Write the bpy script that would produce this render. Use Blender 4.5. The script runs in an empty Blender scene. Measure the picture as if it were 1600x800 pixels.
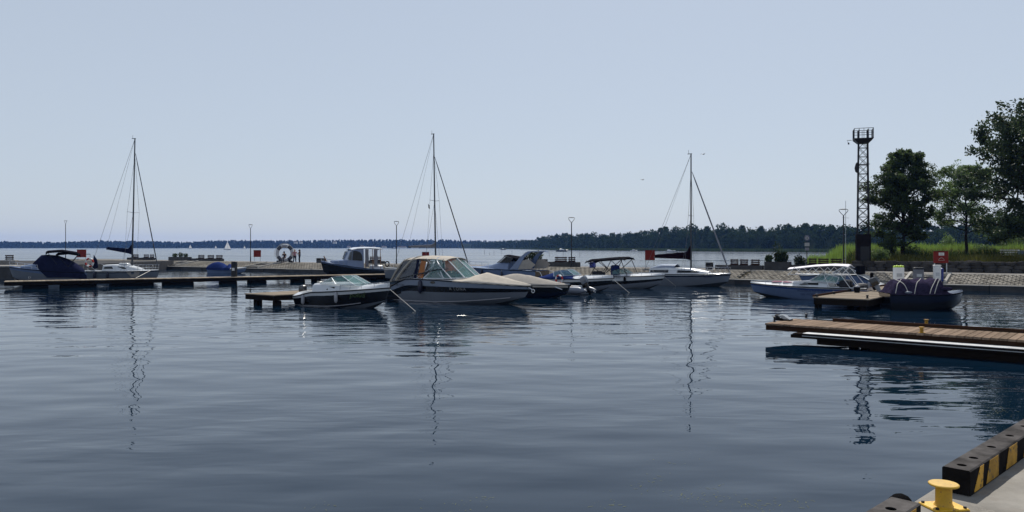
import bpy, bmesh, math, random
import numpy as np
from mathutils import Vector, Matrix
R = math.radians
PI = math.pi
scene = bpy.context.scene
C = scene.collection

# ------------------------------------------------------------------ camera
CAMH = 3.0                      # eye height above the water
FPX, CX, HY = 1200.0, 800.0, 386.0
cam_d = bpy.data.cameras.new('camera')
cam = bpy.data.objects.new('camera', cam_d)
C.objects.link(cam)
cam.location = (0, 0, CAMH)
cam.rotation_euler = (R(90), 0, 0)
cam_d.sensor_width = 36.0
cam_d.lens = FPX / 1600 * 36
cam_d.shift_y = (HY - 400) / 1600
cam_d.clip_start = 0.1
cam_d.clip_end = 12000
scene.camera = cam

# ------------------------------------------------------------------ world, sun, exposure
SUN_EL, SUN_AZ = 49.0, 15.0     # azimuth measured to the right of straight ahead
world = bpy.data.worlds.new('World')
scene.world = world
world.use_nodes = True
wn = world.node_tree
bg = wn.nodes['Background']
sky = wn.nodes.new('ShaderNodeTexSky')
sky.sky_type = 'NISHITA'
sky.sun_disc = False
sky.sun_elevation = R(SUN_EL)
sky.sun_rotation = R(SUN_AZ)
sky.altitude = 0
sky.air_density = 1.0
sky.dust_density = 0.6
sky.ozone_density = 1.0
# summer haze veils the dome, thinning with elevation as the path through it shortens
veil = wn.nodes.new('ShaderNodeMix'); veil.data_type = 'RGBA'
veil.inputs[0].default_value = 0.64
veil.inputs[7].default_value = (6.7, 7.5, 8.65, 1)
wtc = wn.nodes.new('ShaderNodeTexCoord'); wsp = wn.nodes.new('ShaderNodeSeparateXYZ')
wn.links.new(wtc.outputs['Generated'], wsp.inputs[0])
def wmath(op, a, b_=None):
    q = wn.nodes.new('ShaderNodeMath'); q.operation = op
    for i_, s_ in enumerate((a, b_)):
        if s_ is None: continue
        if isinstance(s_, (int, float)): q.inputs[i_].default_value = s_
        else: wn.links.new(s_, q.inputs[i_])
    return q.outputs[0]
air = wmath('DIVIDE', -0.75, wmath('MAXIMUM', wsp.outputs['Z'], 0.02))      # -optical depth of the haze
wn.links.new(wmath('MULTIPLY', wmath('SUBTRACT', 1.0, wmath('EXPONENT', air)), 0.76), veil.inputs[0])
wn.links.new(sky.outputs[0], veil.inputs[6])
wn.links.new(veil.outputs[2], bg.inputs[0])
bg.inputs[1].default_value = 0.085
sun_d = bpy.data.lights.new('sun', 'SUN')
sun_d.energy = 5.0
sun_d.angle = R(0.5)
sun_d.color = (1.0, 0.95, 0.87)
sun = bpy.data.objects.new('sun', sun_d)
C.objects.link(sun)
SV = Vector((math.sin(R(SUN_AZ)) * math.cos(R(SUN_EL)), math.cos(R(SUN_AZ)) * math.cos(R(SUN_EL)), math.sin(R(SUN_EL))))
sun.rotation_euler = (-SV).to_track_quat('-Z', 'Y').to_euler()
vs = scene.view_settings
vs.view_transform = 'Standard'
vs.look = 'None'
vs.exposure = 0.0
vs.gamma = 1.0
vs.use_curve_mapping = False

# ------------------------------------------------------------------ helpers
def P(px, py, h=0.0):
    """ground/deck point (height h) seen at a photo pixel"""
    d = (CAMH - h) * FPX / (py - HY)
    return Vector(((px - CX) / FPX * d, d, h))

def PD(px, d, h=0.0):
    return Vector(((px - CX) / FPX * d, d, h))

def ZY(py, d):
    """height of a point at distance d that shows at row py"""
    return CAMH - (py - HY) * d / FPX

MATS = {}
def mat(name, col, rough=0.6, metal=0.0, var=0.12, scale=3.0, bump=0.0, bscale=20.0, alpha=1.0, spec=0.5, coat=0.0, transl=0.0, stretch=None, chip=None, chip_at=0.62, chip_scale=14.0):
    m = bpy.data.materials.new(name)
    m.use_nodes = True
    nt = m.node_tree
    b = nt.nodes['Principled BSDF']
    b.inputs['Roughness'].default_value = rough
    b.inputs['Metallic'].default_value = metal
    b.inputs['Alpha'].default_value = alpha
    b.inputs['Specular IOR Level'].default_value = spec if (rough < 0.55 or spec != 0.5) else (0.15 if rough < 0.7 else 0.04)
    b.inputs['Coat Weight'].default_value = coat
    if rough >= 0.7: b.inputs['IOR'].default_value = 1.12      # matt cloth, wood, stone: hardly any sheen
    tc = nt.nodes.new('ShaderNodeTexCoord')
    src = tc.outputs['Object']
    if stretch:
        mp = nt.nodes.new('ShaderNodeMapping')
        mp.inputs['Scale'].default_value = stretch
        nt.links.new(src, mp.inputs[0]); src = mp.outputs[0]
    if var > 0:
        n = nt.nodes.new('ShaderNodeTexNoise')
        n.inputs['Scale'].default_value = scale
        n.inputs['Detail'].default_value = 6
        n.inputs['Roughness'].default_value = 0.65
        nt.links.new(src, n.inputs['Vector'])
        oi = nt.nodes.new('ShaderNodeObjectInfo')
        ad = nt.nodes.new('ShaderNodeMath'); ad.operation = 'MULTIPLY_ADD'
        nt.links.new(oi.outputs['Random'], ad.inputs[0]); ad.inputs[1].default_value = 0.35
        nt.links.new(n.outputs['Fac'], ad.inputs[2])
        r = nt.nodes.new('ShaderNodeValToRGB')
        lo = tuple(max(0, c * (1 - 2.2 * var)) for c in col); hi = tuple(min(1, c * (1 + 1.6 * var)) for c in col)
        r.color_ramp.elements[0].position = 0.32; r.color_ramp.elements[0].color = (*lo, 1)
        r.color_ramp.elements[1].position = 0.98; r.color_ramp.elements[1].color = (*hi, 1)
        nt.links.new(ad.outputs[0], r.inputs[0])
        nt.links.new(r.outputs[0], b.inputs['Base Color'])
        if chip:
            # worn and chipped patches showing what lies under the paint or skin
            n3 = nt.nodes.new('ShaderNodeTexNoise'); n3.inputs['Scale'].default_value = chip_scale; n3.inputs['Detail'].default_value = 8; n3.inputs['Roughness'].default_value = 0.7
            nt.links.new(tc.outputs['Object'], n3.inputs['Vector'])
            cr = nt.nodes.new('ShaderNodeValToRGB'); cr.color_ramp.elements[0].position = chip_at; cr.color_ramp.elements[1].position = chip_at + 0.035
            nt.links.new(n3.outputs['Fac'], cr.inputs[0])
            mc = nt.nodes.new('ShaderNodeMix'); mc.data_type = 'RGBA'; mc.inputs[7].default_value = (*chip, 1)
            nt.links.new(cr.outputs[0], mc.inputs[0]); nt.links.new(r.outputs[0], mc.inputs[6]); nt.links.new(mc.outputs[2], b.inputs['Base Color'])
    else:
        b.inputs['Base Color'].default_value = (*col, 1)
    if bump > 0:
        n2 = nt.nodes.new('ShaderNodeTexNoise')
        n2.inputs['Scale'].default_value = bscale
        n2.inputs['Detail'].default_value = 5
        nt.links.new(src, n2.inputs['Vector'])
        bp = nt.nodes.new('ShaderNodeBump')
        bp.inputs['Strength'].default_value = 0.6
        bp.inputs['Distance'].default_value = bump
        nt.links.new(n2.outputs['Fac'], bp.inputs['Height'])
        nt.links.new(bp.outputs[0], b.inputs['Normal'])
    if transl > 0:
        out = nt.nodes['Material Output']
        t = nt.nodes.new('ShaderNodeBsdfTranslucent')
        mx = nt.nodes.new('ShaderNodeMixShader')
        mx.inputs[0].default_value = transl
        if var > 0: nt.links.new(r.outputs[0], t.inputs[0])
        else: t.inputs[0].default_value = (*col, 1)
        nt.links.new(b.outputs[0], mx.inputs[1]); nt.links.new(t.outputs[0], mx.inputs[2])
        nt.links.new(mx.outputs[0], out.inputs['Surface'])
    MATS[name] = m
    return m

mat('gel_bluegrey', (0.24, 0.28, 0.36), 0.22, var=0.06, coat=0.3)
mat('ring_white', (0.42, 0.43, 0.46), 0.5, var=0.08)
mat('gel_white', (0.62, 0.64, 0.66), 0.22, var=0.05, scale=1.2, coat=0.3)
mat('gel_grey', (0.15, 0.17, 0.205), 0.25, var=0.06, scale=1.2, coat=0.3)
mat('gel_cream', (0.42, 0.40, 0.36), 0.3, var=0.06)
mat('gel_black', (0.007, 0.008, 0.011), 0.22, var=0.1, coat=0.4)
mat('gel_navy', (0.007, 0.011, 0.030), 0.18, var=0.1, coat=0.4)
mat('gel_blue', (0.03, 0.06, 0.20), 0.22, var=0.08, coat=0.3)
mat('gel_ltblue', (0.12, 0.17, 0.29), 0.22, var=0.06, coat=0.3)
mat('antifoul', (0.025, 0.03, 0.035), 0.6, var=0.2)
mat('glass', (0.02, 0.03, 0.035), 0.04, var=0, alpha=0.55, spec=0.9)
mat('glass_clear', (0.16, 0.30, 0.30), 0.05, var=0, alpha=0.34, spec=0.4)
mat('glass_dark', (0.004, 0.005, 0.006), 0.08, var=0, spec=0.3)
mat('vinyl', (0.06, 0.07, 0.09), 0.12, var=0.1, alpha=0.6, spec=0.7)
mat('steel', (0.62, 0.63, 0.65), 0.22, 1.0, var=0.05)
mat('alu', (0.45, 0.46, 0.48), 0.35, 0.9, var=0.08)
mat('mast_dark', (0.05, 0.055, 0.065), 0.35, 0.6, var=0.08)
mat('wire', (0.10, 0.105, 0.115), 0.4, 0.5, var=0)
mat('canvas_navy', (0.011, 0.013, 0.034), 0.75, var=0.2, bump=0.01, bscale=9)
mat('canvas_blue', (0.02, 0.035, 0.13), 0.7, var=0.15, bump=0.01, bscale=9)
mat('canvas_black', (0.006, 0.006, 0.009), 0.75, var=0.2, bump=0.008, bscale=9)
mat('canvas_beige', (0.44, 0.40, 0.345), 0.75, var=0.1, scale=4, bump=0.01, bscale=10)
mat('canvas_taupe', (0.34, 0.315, 0.285), 0.75, var=0.1, scale=4, bump=0.01, bscale=10)
mat('canvas_tan', (0.60, 0.27, 0.12), 0.7, var=0.1, transl=0.45)
mat('canvas_grey', (0.20, 0.20, 0.22), 0.75, var=0.12, bump=0.01, bscale=9)
mat('canvas_white', (0.72, 0.70, 0.74), 0.65, var=0.06, bump=0.006, bscale=9)
mat('canvas_brown', (0.014, 0.006, 0.009), 0.75, var=0.2, bump=0.01, bscale=9)
mat('canvas_purple', (0.032, 0.026, 0.052), 0.85, var=0.4, scale=5, bump=0.03, bscale=6)
mat('rubber', (0.009, 0.009, 0.010), 0.85, var=0.15)
mat('fender_white', (0.34, 0.34, 0.37), 0.5, var=0.1)
mat('fender_navy', (0.012, 0.014, 0.035), 0.4, var=0.1)
mat('rope', (0.55, 0.53, 0.48), 0.9, var=0.15, scale=30)
mat('red_paint', (0.17, 0.018, 0.014), 0.6, var=0.12)
mat('orange', (0.60, 0.10, 0.03), 0.5, var=0.1)
mat('ring_red', (0.5, 0.05, 0.04), 0.55, var=0.1)
mat('white_paint', (0.75, 0.75, 0.74), 0.45, var=0.08)
mat('print_dark', (0.02, 0.022, 0.03), 0.5, var=0)
mat('print_green', (0.075, 0.12, 0.04), 0.5, var=0)
mat('print_grey', (0.30, 0.30, 0.30), 0.4, var=0)
mat('print_navy', (0.015, 0.025, 0.10), 0.4, var=0)
mat('print_white', (0.7, 0.7, 0.7), 0.4, var=0)
mat('tube_grey', (0.19, 0.21, 0.26), 0.4, var=0.06)
mat('seat_dark', (0.03, 0.03, 0.035), 0.6, var=0.1)
mat('teak', (0.22, 0.11, 0.05), 0.55, var=0.2)
mat('concrete', (0.21, 0.20, 0.19), 0.85, var=0.16, scale=1.6, bump=0.01, bscale=30)
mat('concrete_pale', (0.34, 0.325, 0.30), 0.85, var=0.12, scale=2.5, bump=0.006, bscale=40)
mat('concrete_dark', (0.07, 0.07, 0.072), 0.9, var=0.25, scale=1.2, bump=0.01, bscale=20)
mat('paver', (0.215, 0.20, 0.175), 0.9, var=0.3, scale=0.6, bump=0.006, bscale=30)
mat('soil', (0.045, 0.04, 0.03), 0.95, var=0.3)
mat('wood_dark', (0.018, 0.014, 0.012), 0.8, var=0.3, scale=3, bump=0.006, bscale=20, stretch=(1, 6, 6))
mat('wood_beam', (0.045, 0.025, 0.016), 0.75, var=0.3, scale=3, bump=0.006, bscale=20, stretch=(1, 6, 6))
mat('plank_brown', (0.21, 0.155, 0.115), 0.7, var=0.22, scale=2.5, bump=0.004, bscale=25, stretch=(8, 1, 8))
mat('plank_grey', (0.25, 0.21, 0.165), 0.75, var=0.2, scale=2.5, bump=0.004, bscale=25, stretch=(8, 1, 8))
mat('bench_wood', (0.035, 0.016, 0.012), 0.6, var=0.2)
mat('iron', (0.012, 0.013, 0.017), 0.5, 0.4, var=0.15)
mat('iron_rust', (0.011, 0.009, 0.010), 0.85, 0.0, spec=0.1, var=0.3, scale=4)
mat('galv', (0.40, 0.42, 0.44), 0.4, 0.7, var=0.12, scale=6)
mat('yellow_paint', (0.60, 0.35, 0.015), 0.48, var=0.16, scale=9, bump=0.002, bscale=30, chip=(0.20, 0.10, 0.03), chip_at=0.60, chip_scale=34)
mat('yellow_faded', (0.44, 0.24, 0.03), 0.6, var=0.28, scale=8, chip=(0.07, 0.06, 0.045), chip_at=0.56, chip_scale=28)
mat('beam_shaded_side', (0.018, 0.017, 0.018), 0.8, var=0.3, scale=6, spec=0.2, bump=0.004, bscale=35)  # kerb beam sides: shade put into the colour, darker than the top
mat('beam_lit_top', (0.095, 0.088, 0.086), 0.8, spec=0.25, var=0.38, scale=5, bump=0.004, bscale=35)  # kerb beam top: sunlight put into the colour, paler than the sides
mat('beam_metal', (0.50, 0.51, 0.52), 0.5, var=0.25, scale=3, chip=(0.2, 0.15, 0.11), chip_at=0.62, chip_scale=6)
mat('hole_black', (0.01, 0.01, 0.01), 0.9, var=0)
mat('bin_blue', (0.015, 0.03, 0.22), 0.4, var=0.1)
mat('lime', (0.42, 0.58, 0.03), 0.5, var=0.08)
mat('bark', (0.035, 0.028, 0.022), 0.9, var=0.3, bump=0.02, bscale=10)
mat('leaf', (0.080, 0.120, 0.040), 0.6, spec=0.25, var=0.5, scale=3.0, transl=0.48)
mat('leaf_dark', (0.042, 0.064, 0.026), 0.6, spec=0.25, var=0.45, scale=0.8, transl=0.28)
mat('leaf_plant', (0.045, 0.07, 0.03), 0.6, var=0.4, scale=2, transl=0.25)
mat('leaf_forest', (0.021, 0.034, 0.010), 0.8, var=0.5, scale=0.10, spec=0.1, transl=0.30)
mat('leaf_far', (0.012, 0.018, 0.013), 0.8, spec=0.1, var=0.35, scale=0.03)
mat('reed', (0.125, 0.185, 0.038), 0.7, var=0.5, scale=0.16, transl=0.40)
mat('reed_dry', (0.20, 0.18, 0.06), 0.8, var=0.3, scale=0.3, transl=0.3)
mat('weed_dark', (0.04, 0.065, 0.02), 0.7, var=0.4, scale=0.3, transl=0.3)
mat('reed_far', (0.085, 0.11, 0.035), 0.7, var=0.25, scale=0.05)
mat('grass', (0.11, 0.11, 0.03), 0.8, var=0.4, scale=0.4, transl=0.2)
mat('meadow_ground', (0.065, 0.065, 0.028), 0.95, var=0.35, scale=0.3, bump=0.05, bscale=4)
mat('rock_dark', (0.055, 0.052, 0.05), 0.9, var=0.35, scale=1.5, bump=0.03, bscale=6)
mat('skin', (0.42, 0.24, 0.17), 0.55, var=0.05)
mat('cloth_dark', (0.02, 0.022, 0.03), 0.8, var=0.15)
mat('cloth_pink', (0.40, 0.20, 0.24), 0.8, var=0.1)
mat('hair_dark', (0.02, 0.014, 0.01), 0.6, var=0.1)
mat('hair_fair', (0.35, 0.22, 0.10), 0.6, var=0.1)
mat('house_wall', (0.65, 0.63, 0.58), 0.8, var=0.1)
mat('house_roof', (0.10, 0.075, 0.065), 0.8, var=0.15)
mat('sail_white', (0.78, 0.78, 0.76), 0.7, var=0.04, transl=0.35)
mat('algae', (0.15, 0.16, 0.09), 0.8, var=0.3, scale=8)

class MB:
    """collects shapes, builds ONE mesh object"""
    def __init__(s):
        s.v = []; s.f = []; s.m = []
    def face(s, idx, mi=0):
        s.f.append(tuple(idx)); s.m.append(mi)
    def loft(s, rings, closed=True, cap0=True, cap1=True, mi=0, mif=None):
        b = len(s.v); n = len(rings[0])
        for r in rings: s.v += [tuple(p) for p in r]
        for i in range(len(rings) - 1):
            for j in range(n if closed else n - 1):
                k = (j + 1) % n
                s.face((b + i*n + j, b + i*n + k, b + (i+1)*n + k, b + (i+1)*n + j), mif(i, j) if mif else mi)
        if cap0: s.face([b + j for j in range(n)][::-1], mi)
        if cap1: s.face([b + (len(rings)-1)*n + j for j in range(n)], mi)
        return s
    def box(s, c, d, rz=0.0, mi=0, M=None):
        x, y, z = (q / 2 for q in d)
        pts = [(-x,-y,-z),(x,-y,-z),(x,y,-z),(-x,y,-z),(-x,-y,z),(x,-y,z),(x,y,z),(-x,y,z)]
        mm = Matrix.Translation(c) @ Matrix.Rotation(rz, 4, 'Z')
        if M is not None: mm = M @ mm
        b = len(s.v)
        s.v += [tuple(mm @ Vector(p)) for p in pts]
        for q in ((0,3,2,1),(4,5,6,7),(0,1,5,4),(1,2,6,5),(2,3,7,6),(3,0,4,7)): s.face([b+i for i in q], mi)
        return s
    def bbox(s, c, d, bev=0.02, rz=0.0, mi=0):
        """box with its vertical and top edges eased"""
        x, y, z = (q / 2 for q in d); e = min(bev, x*.9, y*.9, z*.9)
        def ring(k, zz):
            return [(-x+k+e,-y+k,zz),(x-k-e,-y+k,zz),(x-k,-y+k+e,zz),(x-k,y-k-e,zz),(x-k-e,y-k,zz),(-x+k+e,y-k,zz),(-x+k,y-k-e,zz),(-x+k,-y+k+e,zz)]
        mm = Matrix.Translation(c) @ Matrix.Rotation(rz, 4, 'Z')
        rs = [[tuple(mm @ Vector(p)) for p in ring(k, zz)] for k, zz in ((0,-z),(0,z-e),(e,z))]
        return s.loft(rs, mi=mi)
    def tube(s, pts, r, n=6, mi=0, r1=None, cap=True):
        pts = [Vector(p) for p in pts]
        rings = []
        for i, p in enumerate(pts):
            t = (pts[min(i+1, len(pts)-1)] - pts[max(i-1, 0)])
            t = t.normalized() if t.length > 1e-9 else Vector((0,0,1))
            a = t.cross(Vector((0,0,1)))
            if a.length < 0.05: a = t.cross(Vector((0,1,0)))
            a.normalize(); bb = t.cross(a)
            rr = r if r1 is None else r + (r1 - r) * i / max(1, len(pts)-1)
            rings.append([p + rr*(math.cos(2*PI*k/n)*a + math.sin(2*PI*k/n)*bb) for k in range(n)])
        return s.loft(rings, cap0=cap, cap1=cap, mi=mi)
    def lathe(s, prof, c=(0,0,0), n=16, mi=0, M=None, sx=1, sy=1):
        rings = []
        for r, z in prof:
            ring = [Vector((c[0] + sx*r*math.cos(2*PI*k/n), c[1] + sy*r*math.sin(2*PI*k/n), c[2] + z)) for k in range(n)]
            if M is not None: ring = [M @ p for p in ring]
            rings.append(ring)
        return s.loft(rings, mi=mi)
    def torus(s, c, Rr, r, n=24, k=8, M=None, mi=0, a0=0.0, a1=2*PI):
        rings = []; full = abs(a1 - a0 - 2*PI) < 1e-6
        for i in range(n + 1):
            a = a0 + (a1 - a0) * i / n
            ring = []
            for j in range(k):
                q = 2*PI*j/k
                p = Vector(((Rr + r*math.cos(q))*math.cos(a), r*math.sin(q), (Rr + r*math.cos(q))*math.sin(a)))
                if M is not None: p = M @ p
                ring.append(p + Vector(c))
            rings.append(ring)
        return s.loft(rings, cap0=not full, cap1=not full, mi=mi)
    def prism(s, poly, off, mi=0):
        """3D polygon extruded by vector off"""
        off = Vector(off)
        a = [Vector(p) for p in poly]
        return s.loft([a, [p + off for p in a]], mi=mi)
    def ball(s, c, r, n=10, mi=0, sc=(1,1,1)):
        prof = [(max(1e-3, math.sin(PI*i/n)), -math.cos(PI*i/n)) for i in range(n+1)]
        rings = [[(c[0]+sc[0]*r*q*math.cos(2*PI*k/12), c[1]+sc[1]*r*q*math.sin(2*PI*k/12), c[2]+sc[2]*r*z) for k in range(12)] for q, z in prof]
        return s.loft(rings, mi=mi)
    def mesh(s, name, mats, smooth=True, ang=35):
        me = bpy.data.meshes.new(name)
        me.from_pydata(s.v, [], s.f)
        mats = [mats] if isinstance(mats, str) else mats
        for q in mats: me.materials.append(MATS[q])
        if len(mats) > 1: me.polygons.foreach_set('material_index', s.m)
        bm = bmesh.new(); bm.from_mesh(me)
        bmesh.ops.recalc_face_normals(bm, faces=bm.faces)
        bm.to_mesh(me); bm.free()
        if smooth:
            me.polygons.foreach_set('use_smooth', [True]*len(me.polygons))
            me.set_sharp_from_angle(angle=R(ang))
        me.update()
        return me
    def build(s, name, mats, parent=None, loc=None, rz=0.0, smooth=True, ang=35):
        return link(name, s.mesh(name, mats, smooth, ang), parent, loc, rz)

def link(name, me, parent=None, loc=None, rz=0.0):
    o = bpy.data.objects.new(name, me)
    C.objects.link(o)
    if parent is not None: o.parent = parent
    if loc is not None: o.location = loc
    o.rotation_euler = (0, 0, rz)
    return o

def np_mesh(name, verts, faces, matname, smooth=False):
    verts = np.asarray(verts, dtype=np.float32).reshape(-1, 3)
    faces = np.asarray(faces, dtype=np.int32)
    k = faces.shape[1]
    me = bpy.data.meshes.new(name)
    me.vertices.add(len(verts)); me.vertices.foreach_set('co', verts.ravel())
    me.loops.add(faces.size); me.loops.foreach_set('vertex_index', faces.ravel())
    me.polygons.add(len(faces))
    me.polygons.foreach_set('loop_start', np.arange(0, faces.size, k, dtype=np.int32))
    me.polygons.foreach_set('loop_total', np.full(len(faces), k, dtype=np.int32))
    if smooth: me.polygons.foreach_set('use_smooth', np.ones(len(faces), dtype=bool))
    me.materials.append(MATS[matname])
    me.update(calc_edges=True); me.validate()
    return me

def tag(o, label, cat, group=None):
    o['label'] = label; o['category'] = cat
    if group: o['group'] = group
    return o

def thing(name, label, cat, loc=(0,0,0), rz=0.0, group=None):
    o = bpy.data.objects.new(name, None)
    o.empty_display_size = 0.3
    C.objects.link(o)
    o.location = loc; o.rotation_euler = (0, 0, rz)
    return tag(o, label, cat, group)

def structure(o, kind='structure'):
    o['kind'] = kind
    return o

def text_mesh(s, size, shear=0.0, space=1.0):
    cu = bpy.data.curves.new('txt', 'FONT')
    cu.body = s; cu.size = size; cu.shear = shear; cu.space_character = space
    cu.align_x = 'CENTER'; cu.align_y = 'CENTER'; cu.resolution_u = 3
    o = bpy.data.objects.new('txt', cu); C.objects.link(o)
    dg = bpy.context.evaluated_depsgraph_get()
    me = bpy.data.meshes.new_from_object(o.evaluated_get(dg))
    bpy.data.objects.remove(o); bpy.data.curves.remove(cu)
    return me

rnd = random.Random(7)
npr = np.random.RandomState(11)
# ================================================================== WATER
def water_material():
    m = bpy.data.materials.new('lake_water'); m.use_nodes = True
    nt = m.node_tree; b = nt.nodes['Principled BSDF']
    b.inputs['Base Color'].default_value = (0.0025, 0.012, 0.026, 1)
    b.inputs['Roughness'].default_value = 0.015
    b.inputs['IOR'].default_value = 1.333
    tc = nt.nodes.new('ShaderNodeTexCoord')
    def noise(sx, sy, rot, detail, rough=0.5, dist=0.0):
        mp = nt.nodes.new('ShaderNodeMapping')
        mp.inputs['Scale'].default_value = (sx, sy, 1); mp.inputs['Rotation'].default_value = (0, 0, R(rot))
        nt.links.new(tc.outputs['Object'], mp.inputs[0])
        n = nt.nodes.new('ShaderNodeTexNoise')
        n.inputs['Scale'].default_value = 1.0; n.inputs['Detail'].default_value = detail
        n.inputs['Roughness'].default_value = rough; n.inputs['Distortion'].default_value = dist
        nt.links.new(mp.outputs[0], n.inputs['Vector'])
        return n.outputs['Fac']
    def mul(a, k):
        q = nt.nodes.new('ShaderNodeMath'); q.operation = 'MULTIPLY'
        nt.links.new(a, q.inputs[0])
        if isinstance(k, float): q.inputs[1].default_value = k
        else: nt.links.new(k, q.inputs[1])
        return q.outputs[0]
    def add(a, c):
        q = nt.nodes.new('ShaderNodeMath'); q.operation = 'ADD'
        nt.links.new(a, q.inputs[0]); nt.links.new(c, q.inputs[1]); return q.outputs[0]
    swell = mul(noise(0.46, 0.78, 14, 1.0, 0.4), 0.046)
    chop = mul(noise(1.0, 2.6, -8, 1.0, 0.4, 0.4), 0.023)
    fine = mul(noise(3.0, 6.5, 6, 1.0, 0.5), 0.0036)
    patch = noise(0.05, 0.10, 20, 2.0)
    mr = nt.nodes.new('ShaderNodeMapRange')
    mr.inputs['From Min'].default_value = 0.38; mr.inputs['From Max'].default_value = 0.65
    mr.inputs['To Min'].default_value = 0.20; mr.inputs['To Max'].default_value = 1.25
    nt.links.new(patch, mr.inputs['Value'])
    # the ripples are livelier out on the open lake and between the boats than by the sheltered quay
    sep = nt.nodes.new('ShaderNodeSeparateXYZ'); nt.links.new(tc.outputs['Object'], sep.inputs[0])
    far = nt.nodes.new('ShaderNodeMapRange')
    far.inputs['From Min'].default_value = 8; far.inputs['From Max'].default_value = 45
    far.inputs['To Min'].default_value = 0.42; far.inputs['To Max'].default_value = 1.1
    nt.links.new(sep.outputs['Y'], far.inputs['Value'])
    h = add(swell, mul(add(chop, fine), mul(mr.outputs[0], far.outputs[0])))
    bp = nt.nodes.new('ShaderNodeBump'); bp.inputs['Strength'].default_value = 1.0; bp.inputs['Distance'].default_value = 1.0
    nt.links.new(h, bp.inputs['Height']); nt.links.new(bp.outputs[0], b.inputs['Normal'])
    # waves too small to see far out act as roughness, in long wind bands
    band = noise(0.006, 0.05, 4, 3.0, 0.6)
    rf = nt.nodes.new('ShaderNodeMapRange')
    rf.inputs['From Min'].default_value = 40; rf.inputs['From Max'].default_value = 180
    rf.inputs['To Min'].default_value = 0.0; rf.inputs['To Max'].default_value = 0.30
    nt.links.new(sep.outputs['Y'], rf.inputs['Value'])
    ra = nt.nodes.new('ShaderNodeMath'); ra.operation = 'MULTIPLY_ADD'
    nt.links.new(band, ra.inputs[0]); nt.links.new(rf.outputs[0], ra.inputs[1]); ra.inputs[2].default_value = 0.015
    nt.links.new(ra.outputs[0], b.inputs['Roughness'])
    ff = nt.nodes.new('ShaderNodeMapRange')
    ff.inputs['From Min'].default_value = 60; ff.inputs['From Max'].default_value = 260
    ff.inputs['To Min'].default_value = 1.0; ff.inputs['To Max'].default_value = 0.12
    nt.links.new(sep.outputs['Y'], ff.inputs['Value'])
    nt.links.new(mul(h, ff.outputs[0]), bp.inputs['Height'])
    MATS['lake_water'] = m
water_material()
wb = MB()
wb.v = [(-3500, -60, 0), (3500, -60, 0), (3500, 3800, 0), (-3500, 3800, 0)]; wb.face((0, 1, 2, 3))
structure(wb.build('lake_water', 'lake_water', smooth=False))
mat('lake_mud', (0.05, 0.045, 0.035), 0.95, var=0.2, scale=0.05)
lb = MB(); lb.v = [(-3600, -70, -3), (3600, -70, -3), (3600, 3900, -3), (-3600, 3900, -3)]; lb.face((0, 1, 2, 3))
structure(lb.build('lake_bed', 'lake_mud', smooth=False))

# ================================================================== MOLE
MP = [Vector((50, 39.12)), Vector((18, 62.0)), Vector((-75, 122.36))]
MD = [(MP[1]-MP[0]).normalized(), (MP[2]-MP[1]).normalized()]        # leftwards
MN = [Vector((-d.y, d.x)) * -1 for d in MD]                          # away from the camera
MN = [n if n.y > 0 else -n for n in MN]
def mole_px(px, off):
    """point on the mole, off metres behind its water edge, in the column px"""
    k = (px - CX) / FPX
    for i in (0, 1):
        p = MP[i] + MN[i] * off; d = MD[i]
        # p + t d = (k*Y, Y)
        t = (k * p.y - p.x) / (d.x - k * d.y)
        q = p + d * t
        if i == 1 or q.x >= MP[1].x + MN[0].x * off - 0.5: return q, math.atan2(-d.y, -d.x)
    return q, 0
KZ, TZ = 0.42, 1.0                       # kerb top, promenade height
KO, SO, TO = 0.55, 4.0, 9.0              # kerb, slope, promenade offsets
def mole_line(off):
    """the polyline of the mole shifted off metres back, with a mitred bend"""
    nm = (MN[0] + MN[1]).normalized(); c = nm.dot(MN[0])
    return [MP[0] + MN[0]*off, MP[1] + nm*(off/c), MP[2] + MN[1]*off]
def strip(o0, z0, o1, z1, mb):
    a, c = mole_line(o0), mole_line(o1); b = len(mb.v)
    mb.v += [(p.x, p.y, z0) for p in a] + [(p.x, p.y, z1) for p in c]
    for i in (0, 1): mb.face((b+i, b+i+1, b+4+i, b+3+i))
mb = MB()
strip(KO, KZ - 0.08, SO, TZ - 0.07, mb)
mole = structure(mb.build('mole', 'soil', smooth=False))
mb = MB(); strip(SO, TZ - 0.3, SO, TZ, mb); strip(SO, TZ, TO, TZ, mb); strip(TO, TZ, TO, -1.5, mb)
promenade = structure(mb.build('promenade', 'concrete', smooth=False))
# kerb: separate concrete blocks along the water edge
def along(i, s, off, z=0.0):
    p = MP[i] + MD[i]*s + MN[i]*off
    return Vector((p.x, p.y, z))
kerb = bpy.data.objects.new('kerb', None); C.objects.link(kerb); structure(kerb)
SEG = [(MP[1]-MP[0]).length, (MP[2]-MP[1]).length]
for i in (0, 1):
    n = int(SEG[i] / 4.0); ln = SEG[i] / n
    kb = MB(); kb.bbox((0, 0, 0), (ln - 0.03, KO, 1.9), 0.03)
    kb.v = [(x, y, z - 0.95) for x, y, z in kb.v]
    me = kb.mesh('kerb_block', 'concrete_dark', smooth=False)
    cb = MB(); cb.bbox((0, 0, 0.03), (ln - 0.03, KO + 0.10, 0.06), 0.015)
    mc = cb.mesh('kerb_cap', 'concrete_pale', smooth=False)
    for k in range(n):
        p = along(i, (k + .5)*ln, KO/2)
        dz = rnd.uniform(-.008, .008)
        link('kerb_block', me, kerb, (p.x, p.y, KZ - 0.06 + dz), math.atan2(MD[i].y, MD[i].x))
        link('kerb_cap', mc, kerb, (p.x, p.y, KZ - 0.06 + dz), math.atan2(MD[i].y, MD[i].x))
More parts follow.
